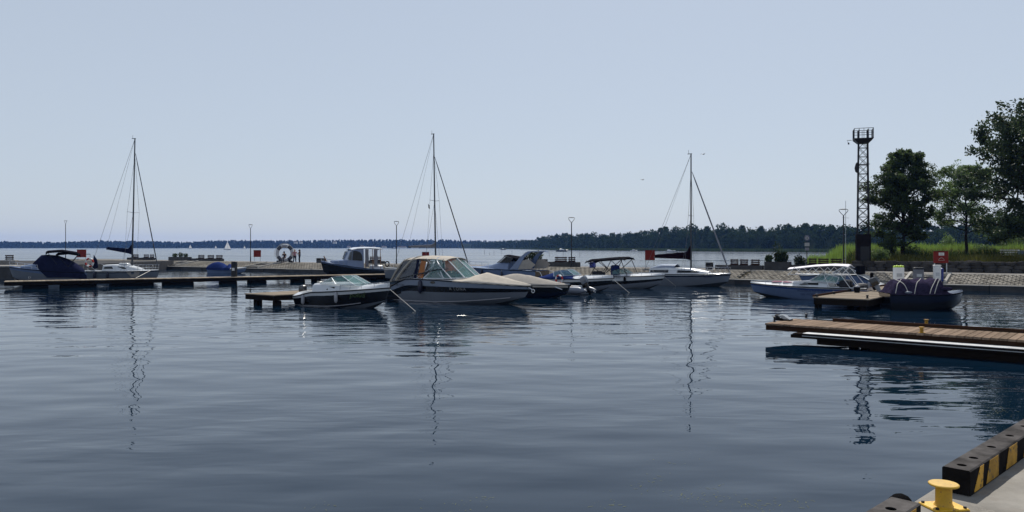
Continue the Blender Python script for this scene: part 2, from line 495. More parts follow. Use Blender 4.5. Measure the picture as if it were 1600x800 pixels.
# promenade edge slabs along the top of the slope
for i in (0, 1):
    n = int(SEG[i] / 3.0); ln = SEG[i] / n
    cb = MB(); cb.bbox((0, 0, 0), (ln - 0.02, 0.45, 0.12), 0.012)
    mc = cb.mesh('edge_slab', 'concrete_pale', smooth=False)
    for k in range(n):
        p = along(i, (k + .5)*ln, SO + 0.15)
        link('edge_slab', mc, promenade, (p.x, p.y, TZ - 0.02 + rnd.uniform(-.006, .006)), math.atan2(MD[i].y, MD[i].x))

# openwork paving blocks on the slope
def paver_mb(l, w, t=0.10, e=0.055):
    m = MB()
    o = [(-l/2,-w/2),(l/2,-w/2),(l/2,w/2),(-l/2,w/2)]
    i = [(0,-w/2+e*0.85),(l/2-e*1.15,0),(0,w/2-e*0.85),(-l/2+e*1.15,0)]
    m.v = [(x, y, t) for x, y in o] + [(x, y, t) for x, y in i] + [(x, y, 0) for x, y in o] + [(x, y, 0.0) for x, y in i]
    # top: triangles and quads from the square rim to the lozenge opening
    for k in range(4):
        m.face((k, (k+1) % 4, 4 + k)); m.face(((k+1) % 4, 4 + (k+1) % 4, 4 + k))
        m.face((8 + k, 8 + (k+1) % 4, (k+1) % 4, k)); m.face((4 + k, 4 + (k+1) % 4, 12 + (k+1) % 4, 12 + k))
    return m
PL, rows = 0.46, 8
PW = (SO - KO - 0.02) / rows
pm = paver_mb(PL - 0.025, PW - 0.02)
pav_me = pm.mesh('paver', 'paver', smooth=False)
slope_a = math.atan2(TZ - KZ, SO - KO)
stairs_px = [283, 410, 1450]
stair_s = []
for px in stairs_px:
    q, a = mole_px(px, 2.2); stair_s.append((q.x, q.y))
allp = []
for i in (0, 1):
    n = int(SEG[i] / PL)
    for k in range(n):
        for r in range(rows):
            s = (k + .5 + (.5 if r % 2 and (i == 0 or k*PL < 32) else 0)) * PL
            if s > SEG[i] - 0.3: continue
            off = KO + 0.01 + (r + .5)*PW
            z = KZ - 0.06 + (TZ - KZ) * (off - KO) / (SO - KO)
            p = along(i, s, off)
            px = CX + FPX * p.x / p.y
            if px > 1680 or px < -60: continue
            if min((p.x - a)**2 + (p.y - b)**2 for a, b in stair_s) < 1.0 and False: continue
            allp.append((p.y, p.x, z, i))
allp.sort()
big = [a for a in allp if CX + FPX*a[1]/a[0] < 1606][:300]
bigset = set(big)
def paver_matrix(y, x, z, i):
    a = math.atan2(MD[i].y, MD[i].x)
    # +Y local must point up the slope (away from the camera)
    s = 1 if Matrix.Rotation(a, 3, 'Z') @ Vector((0, 1, 0)) @ Vector((MN[i].x, MN[i].y, 0)) > 0 else -1
    return Matrix.Translation((x, y, z + rnd.uniform(-.012, .012))) @ Matrix.Rotation(a, 4, 'Z') @ Matrix.Rotation(s*slope_a + rnd.uniform(-.02, .02), 4, 'X')
for q in big:
    o = link('paver', pav_me, mole); o.matrix_local = paver_matrix(*q)
V = np.array([list(v) for v in pm.v]); vv = []; ff3 = []; nb = 0
for q in allp:
    if q in bigset: continue
    M4 = np.array(paver_matrix(*q)); vv.append(V @ M4[:3, :3].T + M4[:3, 3])
    for f in pm.f:
        if len(f) == 3: ff3.append((f[0]+nb, f[1]+nb, f[2]+nb))
        else: ff3 += [(f[0]+nb, f[1]+nb, f[2]+nb), (f[0]+nb, f[2]+nb, f[3]+nb)]
    nb += len(V)
o = link('paving', np_mesh('paving', np.concatenate(vv), np.array(ff3), 'paver'), mole); structure(o, 'stuff')

# pier head at the far left, higher than the mole
mb = MB()
xh = (22 - CX)/FPX*72
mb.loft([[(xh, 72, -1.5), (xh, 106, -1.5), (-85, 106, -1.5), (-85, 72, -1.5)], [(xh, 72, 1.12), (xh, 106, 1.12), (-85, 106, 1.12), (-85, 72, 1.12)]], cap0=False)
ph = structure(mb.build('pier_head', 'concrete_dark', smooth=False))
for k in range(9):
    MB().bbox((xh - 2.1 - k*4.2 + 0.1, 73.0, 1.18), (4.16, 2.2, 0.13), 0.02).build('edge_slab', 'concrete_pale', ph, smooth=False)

# ================================================================== LAND ON THE RIGHT
def land_z(x, y):
    o = (x - MP[1].x)*MN[0].x + (y - MP[1].y)*MN[0].y          # metres behind the mole
    e = (x - 24) - (y - 62) * 0.40                              # metres right of the shore line
    a = min(1, max(0, (o - 6.6) / 3.2)); b = min(1, max(0, e / 5.0))
    a = a*a*(3-2*a); b = b*b*(3-2*b)
    h = -0.9 + 2.55 * a * b
    if y > 185: h = min(h, -0.9 + 2.55*max(0, 1 - (y - 185)/12))
    if h > 0.3: h += 0.10*math.sin(x*.35 + y*.2) + 0.06*math.sin(x*.9 - y*.7)
    return h
xs = np.concatenate([np.arange(14, 90, 1.2), np.arange(90, 420, 8)])
ys = np.concatenate([np.arange(44, 130, 1.4), np.arange(130, 460, 8)])
gv = [(x, y, land_z(x, y)) for y in ys for x in xs]
nx = len(xs)
gf = [(j*nx+i, j*nx+i+1, (j+1)*nx+i+1, (j+1)*nx+i) for j in range(len(ys)-1) for i in range(nx-1)]
structure(link('meadow', np_mesh('meadow', gv, gf, 'meadow_ground', smooth=True)))

def blades(n, place, hmin, hmax, w, lean=0.35, hk=None):
    """n grass or reed blades as narrow bent strips; place(i) gives root"""
    vs_, fs_ = [], []
    for i in range(n):
        p = place()
        if p is None: continue
        h = rnd.uniform(hmin, hmax)*(hk(p[0], p[1]) if hk else 1); a = rnd.uniform(0, 2*PI); la = rnd.uniform(0, 2*PI); l = rnd.uniform(0, lean)*h
        dx, dy = math.cos(a)*w/2, math.sin(a)*w/2; b = len(vs_)
        x, y, z = p
        mx, my = x + math.cos(la)*l*.3, y + math.sin(la)*l*.3
        tx, ty = x + math.cos(la)*l, y + math.sin(la)*l
        vs_ += [(x-dx, y-dy, z), (x+dx, y+dy, z), (mx+dx*.8, my+dy*.8, z+h*.6), (mx-dx*.8, my-dy*.8, z+h*.6), (tx, ty, z+h)]
        fs_ += [(b, b+1, b+2), (b, b+2, b+3), (b+3, b+2, b+4)]
    return vs_, fs_
def reed_place():
    px = rnd.uniform(1262, 1640); d = rnd.triangular(88, 175, 100)
    x, y = (px - CX)/FPX*d, d
    if (x - 24) - (y - 62)*0.40 < rnd.uniform(-3.5, 0): return None
    if math.sin(x*.45 + 1.3*math.sin(y*.21)) + math.sin(y*.33 + x*.17) < rnd.uniform(-3.2, -.4): return None
    return (x, y, max(-0.1, land_z(x, y) - 0.05))
clump = lambda x, y: .72 + .22*math.sin(x*.5 + y*.13) + .16*math.sin(x*1.3 - y*.4) + .10*math.sin(y*.9)
v_, f_ = blades(46000, reed_place, 1.0, 2.1, 0.09, hk=clump)
structure(link('reed_bed', np_mesh('reed_bed', v_, f_, 'reed')), 'stuff')
def grass_place():
    px = rnd.uniform(1320, 1640); d = rnd.triangular(64, 105, 76)
    x, y = (px - CX)/FPX*d, d
    z = land_z(x, y)
    return (x, y, z - 0.03) if z > 0.9 else None
v_, f_ = blades(34000, grass_place, 0.10, 0.75, 0.05, 0.6)
structure(link('meadow_grass', np_mesh('meadow_grass', v_, f_, 'grass')), 'stuff')
def weed_place(lo, hi, md, thr):
    def f():
        px = rnd.uniform(1325, 1640); d = rnd.triangular(lo, hi, md); x, y = (px - CX)/FPX*d, d
        if math.sin(x*.6 + 2.1) + math.sin(y*.5 + x*.23) < thr: return None
        z = land_z(x, y); return (x, y, z - .03) if z > .9 else None
    return f
v_, f_ = blades(15000, weed_place(70, 100, 82, .35), .3, 1.3, .08, .5)
structure(link('tall_weeds', np_mesh('tall_weeds', v_, f_, 'weed_dark')), 'stuff')
v_, f_ = blades(12000, weed_place(72, 115, 95, .55), .5, 1.5, .07, .5)
structure(link('dry_grass', np_mesh('dry_grass', v_, f_, 'reed_dry')), 'stuff')
# low dry-stone wall holding the bank behind the promenade
wall = thing('stone_wall', 'low dark stone wall holding the grassy bank behind the promenade', 'wall', (0, 0, 0), 0)
svar = []
for k in range(6):
    q = MB(); n = 8; rs_ = random.Random(300 + k)
    q.loft([[((.5*math.cos(2*PI*i/n))*w_*rs_.uniform(.85, 1.05), .25*math.sin(2*PI*i/n)*w_*rs_.uniform(.85, 1.1), z_) for i in range(n)] for z_, w_ in ((-.17, .85), (-.08, 1.1), (.10, 1.08), (.17, .8))])
    svar.append(q.mesh('stone', 'rock_dark', smooth=False))
qa, _ = mole_px(1322, 8.9); qb, aw_ = mole_px(1665, 8.9); ln_ = (qb - qa).length; dw = (qb - qa).normalized()
for r_ in range(3):
    s_ = .3*r_
    while s_ < ln_:
        sc_ = rnd.uniform(.7, 1.15); p_ = qa + dw*(s_ + .45*sc_)
        o_ = link('stone', svar[rnd.randrange(6)], wall, (p_.x + rnd.uniform(-.05, .05), p_.y + rnd.uniform(-.05, .05) + .06*r_, TZ + .14 + r_*.27), aw_ + rnd.uniform(-.12, .12)); o_.scale = (sc_, 1, rnd.uniform(.85, 1.1)); s_ += .92*sc_
# dark rocks behind the promenade
rv, rf = [], []
for k in range(260):
    px = rnd.uniform(1322, 1660); q, a = mole_px(px, rnd.uniform(9.2, 11.0))
    r = rnd.uniform(0.12, 0.32); z = max(TZ - .15, land_z(q.x, q.y)) + r*.1
    b = len(rv); n = 8
    for j in range(5):
        ph_ = -1 + j*0.5
        for i in range(n):
            rr = r*math.sqrt(max(0.03, 1 - ph_*ph_))*rnd.uniform(.75, 1.15)
            rv.append((q.x + rr*1.2*math.cos(2*PI*i/n), q.y + rr*math.sin(2*PI*i/n), z + ph_*r*.7))
    for j in range(4):
        for i in range(n): rf.append((b+j*n+i, b+j*n+(i+1) % n, b+(j+1)*n+(i+1) % n, b+(j+1)*n+i))
    rf.append((b+4*n, b+4*n+2, b+4*n+4, b+4*n+6))
structure(link('bank_rocks', np_mesh('bank_rocks', rv, rf, 'rock_dark')), 'stuff')

# ================================================================== FAR SHORES AND FORESTS
def tree_proto(seed, kind, nleaf, ls):
    """unit tree: height 1, crown of leaf-clump quads and a trunk strip"""
    r = np.random.RandomState(seed); vs_, fs_ = [], []
    nl = r.randint(5, 9)
    lobes = []
    for i in range(nl):
        if kind == 'pine':
            z = 0.10 + 0.82*i/nl; rad = (1.05 - z)*0.26 + 0.05
        else:
            z = 0.14 + 0.68*(i + r.uniform(0, 1))/nl; rad = r.uniform(0.13, 0.22)
        lobes.append((r.uniform(-.16, .16)*(1.1 - z)*1.6, r.uniform(-.16, .16)*(1.1 - z)*1.6, z, rad))
    for i in range(nleaf):
        cx, cy, cz, rad = lobes[r.randint(nl)]
        d = r.normal(size=3); d /= np.linalg.norm(d); d[2] *= 0.8
        p = np.array([cx, cy, cz]) + d*rad*r.uniform(.55, 1.08)
        a = r.normal(size=3); a /= np.linalg.norm(a); c = np.cross(a, d); c /= np.linalg.norm(c) + 1e-6
        s = ls*r.uniform(.6, 1.3); b = len(vs_)
        vs_ += [p - a*s - c*s*.6, p + a*s - c*s*.6, p + a*s*.7 + c*s*.7, p - a*s*.7 + c*s*.7]
        fs_.append((b, b+1, b+2, b+3))
    b = len(vs_)
    for q in ((-.012, 0, 0), (.012, 0, 0), (.008, 0, .6), (-.008, 0, .6)): vs_.append(np.array(q))
    fs_.append((b, b+1, b+2, b+3))
    return np.array(vs_), np.array(fs_)
def forest(name, spots, protos, matname, wr=1.0):
    vs_, fs_, nb = [], [], 0
    for x, y, z, h in spots:
        v, f = protos[npr.randint(len(protos))]
        a = npr.uniform(0, 2*PI); w = h*wr*npr.uniform(.8, 1.25)
        ca, sa = math.cos(a), math.sin(a)
        q = np.stack([(v[:, 0]*ca - v[:, 1]*sa)*w + x, (v[:, 0]*sa + v[:, 1]*ca)*w + y, v[:, 2]*h + z], 1)
        vs_.append(q); fs_.append(f + nb); nb += len(v)
    return structure(link(name, np_mesh(name, np.concatenate(vs_), np.concatenate(fs_), matname)), 'stuff')
def interp(x, pts):
    for (a, va), (b, vb) in zip(pts, pts[1:]):
        if x <= b: return va + (vb - va)*max(0, (x - a))/(b - a)
    return pts[-1][1]
# left and centre: the wooded far shore, two kilometres off
FAR_TOP = [(-400, 375), (0, 375.5), (90, 377), (160, 374.5), (250, 375.5), (290, 377), (340, 374), (480, 374), (600, 372.5), (700, 373), (760, 375), (850, 379), (1000, 380)]
protos_far = [tree_proto(s, 'pine' if s % 3 else 'leaf', 90, 0.10) for s in range(8)]
def hill_z(px, k):
    top = (HY - interp(px, FAR_TOP)) / FPX * 2000 + CAMH          # tree-top height wanted on the skyline
    return max(0.5, (top - 15) * k)
spots = []
for row, (d, k) in enumerate(((1985, 0.02), (2010, 0.25), (2040, 0.55), (2075, 0.8), (2110, 1.0))):
    for px in np.arange(-330, 900, 2.3):
        p = px + npr.uniform(-2, 2); dd = d + npr.uniform(-12, 12)
        spots.append(((p - CX)/FPX*dd, dd, hill_z(p, k) + 4.5*k, npr.uniform(8, 11.5)))
forest('far_forest', spots, protos_far, 'leaf_far', 1.15)
hv, hf = [], []
cols = list(range(-420, 1100, 20)); rws = ((1968, -0.5), (1980, 0.02), (2010, 0.25), (2040, 0.55), (2075, 0.8), (2120, 1.0), (2600, 1.0))
for d, k in rws:
    for px in cols: hv.append(((px - CX)/FPX*d, d, hill_z(px, max(0, k)) + (0 if d < 1990 else 7) if k >= 0 else -0.6))
nc = len(cols)
hf = [(j*nc+i, j*nc+i+1, (j+1)*nc+i+1, (j+1)*nc+i) for j in range(len(rws)-1) for i in range(nc-1)]
structure(link('far_hills', np_mesh('far_hills', hv, hf, 'leaf_far', smooth=True)))
# right: the nearer wooded headland, its shore running towards the harbour
RD = [(735, 1650), (790, 1250), (835, 950), (870, 800), (1000, 640), (1130, 540), (1260, 470), (1400, 400), (1640, 330), (1800, 300)]
RT = [(735, 377), (790, 374), (835, 372), (850, 366), (870, 362), (950, 361), (1010, 358), (1040, 350), (1080, 348), (1110, 350), (1180, 347), (1260, 344), (1320, 347), (1400, 346), (1640, 342), (1800, 340)]
protos_n = [tree_proto(40 + s, 'pine' if s in (1, 5) else 'leaf', 380, 0.036) for s in range(9)]
spots = []
for row in range(4):
    step = 6.5
    px = 738.0
    while px < 1760:
        d0 = interp(px, RD); d = d0 + 6 + row*d0*0.022 + npr.uniform(-4, 4)
        top = (HY - interp(px, RT))/FPX*d + CAMH
        h = top*npr.uniform(.86, 1.05)*(0.60, 0.80, 0.94, 1.0)[row]
        spots.append(((px - CX)/FPX*d, d, 0.3, max(4, h)))
        px += max(2.0, 0.26*top*FPX/d0)*npr.uniform(.7, 1.3)
print('headland trees', len(spots))
forest('headland_forest', spots, protos_n, 'leaf_forest', 1.0)
hv, hf = [], []
cols = list(range(720, 1861, 20)); offs = ((-6, -0.6), (-2, 0.15), (9, 0.2), (14, 0.32), (34, 0.60), (60, 0.72), (400, 0.8), (1200, 0.8))
for o_, z in offs:
    for px in cols:
        d0 = interp(px, RD); d = d0 + (o_ if o_ < 10 else o_*d0/600); top = (HY - interp(px, RT))/FPX*d0 + CAMH
        hv.append(((px - CX)/FPX*d, d, z if z < 0.3 else top*z))
nc = len(cols)
hf = [(j*nc+i, j*nc+i+1, (j+1)*nc+i+1, (j+1)*nc+i) for j in range(len(offs)-1) for i in range(nc-1)]
structure(link('headland', np_mesh('headland', hv, hf, 'leaf_forest', smooth=True)))
# reed fringe along the headland shore
def fringe_place():
    px = rnd.uniform(740, 1330); d = interp(px, RD) - rnd.uniform(0, 28)*interp(px, [(740, 1.6), (1000, 1.0), (1400, 0.8)])
    return ((px - CX)/FPX*d, d, -0.1)
v_, f_ = blades(16000, fringe_place, 1.2, 2.3, 0.7, 0.2)
structure(link('shore_reeds', np_mesh('shore_reeds', v_, f_, 'reed_far')), 'stuff')

# ================================================================== HAZE
hz = bpy.data.materials.new('haze_air'); hz.use_nodes = True
nt = hz.node_tree
nt.nodes.remove(nt.nodes['Principled BSDF'])
pv = nt.nodes.new('ShaderNodeVolumePrincipled')
pv.inputs['Color'].default_value = (0.20, 0.42, 1.0, 1)
pv.inputs['Density'].default_value = 0.00009
pv.inputs['Anisotropy'].default_value = 0.2
nt.links.new(pv.outputs[0], nt.nodes['Material Output'].inputs['Volume'])
MATS['haze_air'] = hz
hb = MB(); hb.box((0, 1875, 28), (7400, 4100, 64))
hz_o = structure(hb.build('haze', 'haze_air', smooth=False), 'stuff')
# ================================================================== DOCKS
def dock(name, label, A, ang, ln, w, z, plank='plank_grey', pw=0.22, deckt=0.05, beam=0.24, pile_x=(), pile_r=0.13, floats=(), beam_mat='wood_dark', overhang=0.06, missing=()):
    """A = corner at deck height; local +x runs along the dock, +y across it"""
    t = thing(name, label, 'dock', (A[0], A[1], 0), ang)
    n = int(ln / pw); pw_ = ln / n
    m = MB(); m.bbox((0, 0, 0), (pw_ - 0.014, w + 2*overhang, deckt), 0.006)
    me = m.mesh('plank', plank, smooth=False)
    for k in range(n):
        o = link('plank', me, t, ((k + .5)*pw_, w/2 + rnd.uniform(-.012, .012), z - deckt/2 + rnd.uniform(-.004, .004)))
        o.rotation_euler = (0, rnd.uniform(-.006, .006), rnd.uniform(-.003, .003))
    zb = z - deckt - beam/2 - 0.004
    for y in (0.05, w - 0.05):
        MB().box((ln/2, y, zb), (ln - 0.02, 0.09, beam)).build('edge_beam', beam_mat, t, smooth=False)
    MB().box((0.055, w/2, zb - .004), (0.09, w - 0.2, beam)).build('end_beam', beam_mat, t, smooth=False)
    MB().box((ln - 0.055, w/2, zb - .004), (0.09, w - 0.2, beam)).build('end_beam', beam_mat, t, smooth=False)
    jm = MB().box((0, 0, 0), (0.12, w - 0.21, beam - .02)).mesh('joist', beam_mat, smooth=False)
    for k in range(1, int(ln / 2.2)): link('joist', jm, t, (k*2.2, w/2, zb - .008))
    for (x, y) in pile_x:
        q = MB(); q.tube([(x, y, -2.6), (x, y, z - deckt - 0.03)], pile_r, 10); q.build('pile', 'wood_dark', t)
    for (x, l) in floats:
        q = MB(); q.bbox((x, w/2, z - deckt - beam - 0.21), (l, w*.86, 0.40), 0.05); q.build('float', 'rubber', t, smooth=False)
    return t
def angle(a, b): return math.atan2(b[1]-a[1], b[0]-a[0])
DZ = 0.55
# --- dock 1, long one at the left
a1, b1 = P(6, 440, DZ), P(606, 428.5, DZ)
an1 = angle(a1, b1); l1 = (Vector(b1) - Vector(a1)).length + 9.5
d1 = dock('floating_dock', 'long low dark dock running in front of the canopy boat and sailboat with lifebuoy', a1, an1, l1, 1.7, DZ, pw=0.28, beam=0.26,
          pile_x=[(x, y) for x in (2.2, 9, 17.2, 25.5) for y in (.3, 1.4)], floats=[(1.9, 1.6), (4.6, 2.4), (8.2, 3.0), (11.5, 2.2), (15.3, 1.2), (17.6, 1.3), (21.0, 0.9), (22.6, 0.5), (26.0, 2.6), (29.5, 3.4), (34, 3.0), (38, 2.4)])
# --- dock 2, where the white cuddy boat lies
a2 = P(383, 458.5, DZ); an_m = math.atan2(-0.57, 0.82)         # boats lie parallel to the mole
an_d = math.atan2(0.80, 0.60)                                  # docks run out from the mole
d2 = dock('wooden_dock', 'short dark wooden dock on posts beside the white motorboat with black hull', (a2.x + 2.6*math.cos(an_m)*0 , a2.y, 0), an_d, 34, 2.4, DZ, pw=0.26,
          pile_x=[])
# lay it so that local y runs to the right (mirror by shifting the origin)
c_, s_ = math.cos(an_d - PI/2), math.sin(an_d - PI/2)
d2.location = (a2.x + 2.4*c_, a2.y + 2.4*s_, 0)
for x in (0.5, 6.5, 13, 20, 27):
    for y in (0.35, 2.0):
        q = MB(); q.bbox((x, y, -1.05), (0.34, 0.34, 2.55), 0.03); q.build('post', 'wood_dark', d2, smooth=False)
# --- dock 3, right, paler deck
a3 = P(1271, 464, DZ)
an3 = angle(a3, P(1391, 445.5, DZ))
d3 = dock('wooden_dock', 'pale plank dock between the blue lettered speedboat and the tarp-covered boat', (0, 0, 0), an3, 17.2, 2.5, DZ, pw=0.24, beam=0.30, pile_x=[(0.25, 2.35), (0.25, .3), (5.5, 2.3), (5.5, .3), (11, 2.3), (11, .3)], pile_r=0.17)
c_, s_ = math.cos(an3 - PI/2), math.sin(an3 - PI/2)
d3.location = (a3.x + 2.5*c_, a3.y + 2.5*s_, 0)
MB().box((8.0, 2.56, DZ + .045), (15.6, 0.10, 0.09)).build('kick_board', 'wood_beam', d3, smooth=False)
# --- dock 4, nearest, brown deck
a4 = P(1196, 504.5, DZ); b4 = P(1600, 531, DZ)
an4 = angle(a4, b4)
d4 = dock('wooden_dock', 'brown plank jetty with a white-topped beam along its side', a4, an4, 17.5, 2.0, DZ, plank='plank_brown', pw=0.20, deckt=0.06, beam=0.16, beam_mat='wood_beam', pile_x=[(2.6, 1.6), (2.6, .4), (9, 1.6), (9, .4), (15, .4)], pile_r=0.15)
MB().box((9.2, 1.93, DZ + .05), (15.4, 0.10, 0.10)).build('kick_board', 'wood_beam', d4, smooth=False)
MB().box((9.35, 0.35, 0.17), (17.2, 0.34, 0.10)).build('bearer', 'wood_dark', d4, smooth=False); MB().box((9.2, 0.8, 0.24), (16.2, 0.5, 0.12)).build('bearer', 'wood_dark', d4, smooth=False)
# lower side beam with a pale metal top, set just off the jetty
mb = MB(); mb.bbox((9.6, -0.34, 0.285), (17.0, 0.54, 0.13), 0.01); mb.build('side_beam', 'wood_dark', d4, smooth=False)
MB().box((9.75, -0.34, 0.36), (16.7, 0.50, 0.014)).build('beam_top', 'beam_metal', d4, smooth=False)
MB().box((9.7, -0.622, 0.29), (16.6, 0.02, 0.02)).build('edge_strip', 'galv', d4, smooth=False)
MB().box((9.9, -.30, .13), (16.2, .40, .16)).build('pontoon_beam', 'wood_dark', d4, smooth=False); MB().box((10.6, -.20, -.12), (14.6, .5, .34)).build('pontoon', 'wood_dark', d4, smooth=False)
# things on the docks
def on(d, x, y, z=DZ):
    m = Matrix.Translation(d.location) @ Matrix.Rotation(d.rotation_euler.z, 4, 'Z')
    return m @ Vector((x, y, z))
def cleat(loc, label, m='yellow_paint', h=0.17, r=0.05, group=None):
    t = thing('mooring_bollard', label, 'bollard', loc, 0, group)
    q = MB(); q.lathe([(r*1.9, 0), (r*1.9, .012), (r, .014), (r*.95, h*.8), (r*.95, h*.82)], n=12); q.build('post', m, t)
    q = MB(); q.lathe([(r*1.0, h*.82), (r*1.45, h*.86), (r*1.45, h), (r*1.1, h*1.02)], n=12); q.build('cap', m, t)
    return t
cleat(P(1447.5, 507.5, DZ), 'small ochre mooring bollard by the kick board of the brown jetty', 'yellow_faded')
cleat(P(1440, 520, DZ), 'small ochre mooring bollard on the beam-side edge of the brown jetty', 'yellow_faded')
cleat(P(1210, 502.5, DZ), 'short black post on the outer end of the brown jetty', 'iron', 0.16, 0.03)
cleat(P(1259.5, 496.5, DZ), 'short black post by the end of the kick board on the brown jetty', 'iron', 0.15, 0.03)
t = thing('dock_lamp', 'grey and black wedge-shaped box lying on the tip of the brown jetty', 'box', P(1224, 500.5, DZ), an4)
q = MB(); q.prism([(-.28, -.14, .005), (.26, -.14, .005), (.26, -.14, .04), (-.10, -.14, .06), (-.28, -.14, .06)], (0, .3, 0)); q.build('base', 'rubber', t)
q = MB(); q.prism([(-.16, -.12, .16), (.02, -.12, .19), (.25, -.12, .05), (.06, -.12, .05)], (0, .26, 0)); q.build('sloping_lid', 'galv', t)
q = MB(); q.bbox((-.2, 0, .13), (.10, .26, .14), .03); q.build('hood', 'iron', t)
k = 0
for (px, py) in ((391, 457.0), (471, 452.5)):
    cleat(P(px, py, DZ), ('short black post on the outer corner of the short dark dock', 'short black post on the far edge of the short dark dock')[k], 'iron', 0.2, 0.035); k += 1
for i, (px, py) in enumerate(((1271, 462.6), (1299, 459.2), (1318, 456.2))):
    q = on(d3, (0.25, 3.0, 6.0)[i], 2.42)
    cleat(q, 'small black cleat post on the kick-board side of the pale plank dock', 'iron', 0.14, 0.05, 'cleat posts on the pale dock')
cleat(on(d3, 0.5, 0.15), 'single black cleat post on the tarp-boat side of the pale plank dock', 'iron', 0.17, 0.05)
t = thing('bucket', 'black bucket with grey rag standing on the pale plank dock', 'bucket', on(d3, 5.3, 1.9))
q = MB(); q.lathe([(.13, 0), (.17, .27), (.185, .27), (.185, .29), (.15, .28), (.12, .06)], n=16); q.build('pail', 'rubber', t)
q = MB(); q.ball((0.01, 0, .30), .13, 8, sc=(1.1, 1, .6)); q.build('rag', 'fender_white', t)
q = MB(); q.torus((0, 0, .27), .18, .008, 12, 6, a0=0, a1=PI); q.build('handle', 'steel', t)
# ================================================================== BOATS
class Hull:
    def __init__(s, L, B, zb, zm, zs, keel=.35, rake=.5, s0=.42, pw=2.1, tw=.86, fl=.80, dip=None):
        s.L, s.B, s.zb, s.zm, s.zs, s.keel, s.rake, s.s0, s.pw, s.tw, s.fl, s.dip = L, B, zb, zm, zs, keel, rake, s0, pw, tw, fl, dip
    def half(s, t):
        if t < s.s0: u = t/s.s0; return s.B/2*(s.tw + (1-s.tw)*math.sin(u*PI/2))
        u = (t - s.s0)/(1 - s.s0); return s.B/2*max(0.012, 1 - u**s.pw)
    def sheer(s, t):
        a, b, c = s.zs, s.zm, s.zb
        z = a*(1-t)*(1-2*t) + 4*b*t*(1-t) + c*t*(2*t-1)
        if s.dip and t < s.dip[0]:
            u = 1 - t/s.dip[0]; z -= s.dip[1]*u*u*(3-2*u)
        return z
    def chine(s, t): return -0.08 + max(0, t-.35)**2*s.zb*1.15
    def pt(s, t, v, side=-1, out=0.0):
        """v: -1 keel .. 0 chine .. 1 sheer"""
        zs, zc = s.sheer(t), s.chine(t); h = s.half(t); f = s.fl*(1 - .35*max(0, t-.5)*2)
        if v < 0:
            kz = -s.keel + max(0, t-.6)**2*(s.keel+zc)/.16*0.999
            z = zc + (kz - zc)*(-v); y = h*f*(1+v)
        else:
            z = zc + (zs - zc)*v; y = h*(f + (1-f)*v**0.8)
        x = t*s.L + s.rake*max(0, (z + s.keel)/(s.zb + s.keel))*t**4 - .10*(1-t)**8*max(0, z)
        return Vector((x, side*(y + out), z))
    def at(s, x, z, side=-1, out=0.004):
        t = x/s.L
        for _ in range(12):
            zs, zc = s.sheer(t), s.chine(t)
            v = min(1, max(0, (z - zc)/(zs - zc))); p = s.pt(t, v)
            t = min(1, max(0, t + (x - p.x)/s.L))
        return Vector((x, s.pt(t, v, side, out).y, z))

def make_hull(t, H, mats, band=lambda t, v: 0, n=26, vs_=(-1, -.5, 0, .12, .25, .38, .5, .62, .75, .88, 1)):
    m = MB(); rings = []
    for i in range(n):
        u = i/(n-1); u = u if u < .5 else .5 + .5*math.sin((u-.5)*PI)
        rings.append([H.pt(u, v, 1) for v in vs_[::-1]] + [H.pt(u, v, -1) for v in vs_[1:]])
    k = len(vs_); ts = [(i/(n-1)) for i in range(n)]
    def mif(i, j):
        q = j if j < k - 1 else 2*k - 3 - j
        a, b = vs_[k-1-q], vs_[k-2-q]
        return band(ts[i], (a + b)/2)
    m.loft(rings, closed=False, cap0=True, cap1=False, mif=mif)
    hull = m.build('hull', mats, t, ang=40)
    for sd in (1, -1):
        r = MB(); r.tube([H.pt(u/20*1.0, 1, sd, .012) + Vector((0, 0, -.03)) for u in range(21)], .028, 6); r.build('rub_rail', 'rubber', hull)
    return hull

def make_deck(t, H, tc, mats='gel_white', cw=.22, floor=.25, camber=.10, tail=0.0):
    m = MB(); rings = []
    def cockpit(u):
        h, z = H.half(u)-.005, H.sheer(u) - .012; a = max(.02, h - cw)
        X = H.pt(u, 1).x
        return [(X, h, z), (X, a, z + .03), (X, a, floor), (X, a*.33, floor), (X, -a*.33, floor), (X, -a, floor), (X, -a, z + .03), (X, -h, z)]
    def full(u):
        h, z = H.half(u)-.005, H.sheer(u) - .012; a = max(.02, h*.8)
        X = H.pt(u, 1).x
        return [(X, h, z), (X, a, z + camber*.35), (X, a*.7, z + camber*.75), (X, a*.3, z + camber), (X, -a*.3, z + camber), (X, -a*.7, z + camber*.75), (X, -a, z + camber*.35), (X, -h, z)]
    if tc > 0:
        if tail > 0:
            rings += [full(0.0), full(tail)]
            rings += [cockpit(tail + .003 + (tc - tail)*i/6) for i in range(7)]
        else: rings += [cockpit(.01 + tc*i/7*.99) for i in range(8)]
    rings += [full(tc + .004 + (0.992 - tc)*i/12) for i in range(13)]
    m.loft(rings, closed=False, cap0=False, cap1=False)
    return m.build('deck', mats, t, ang=40)

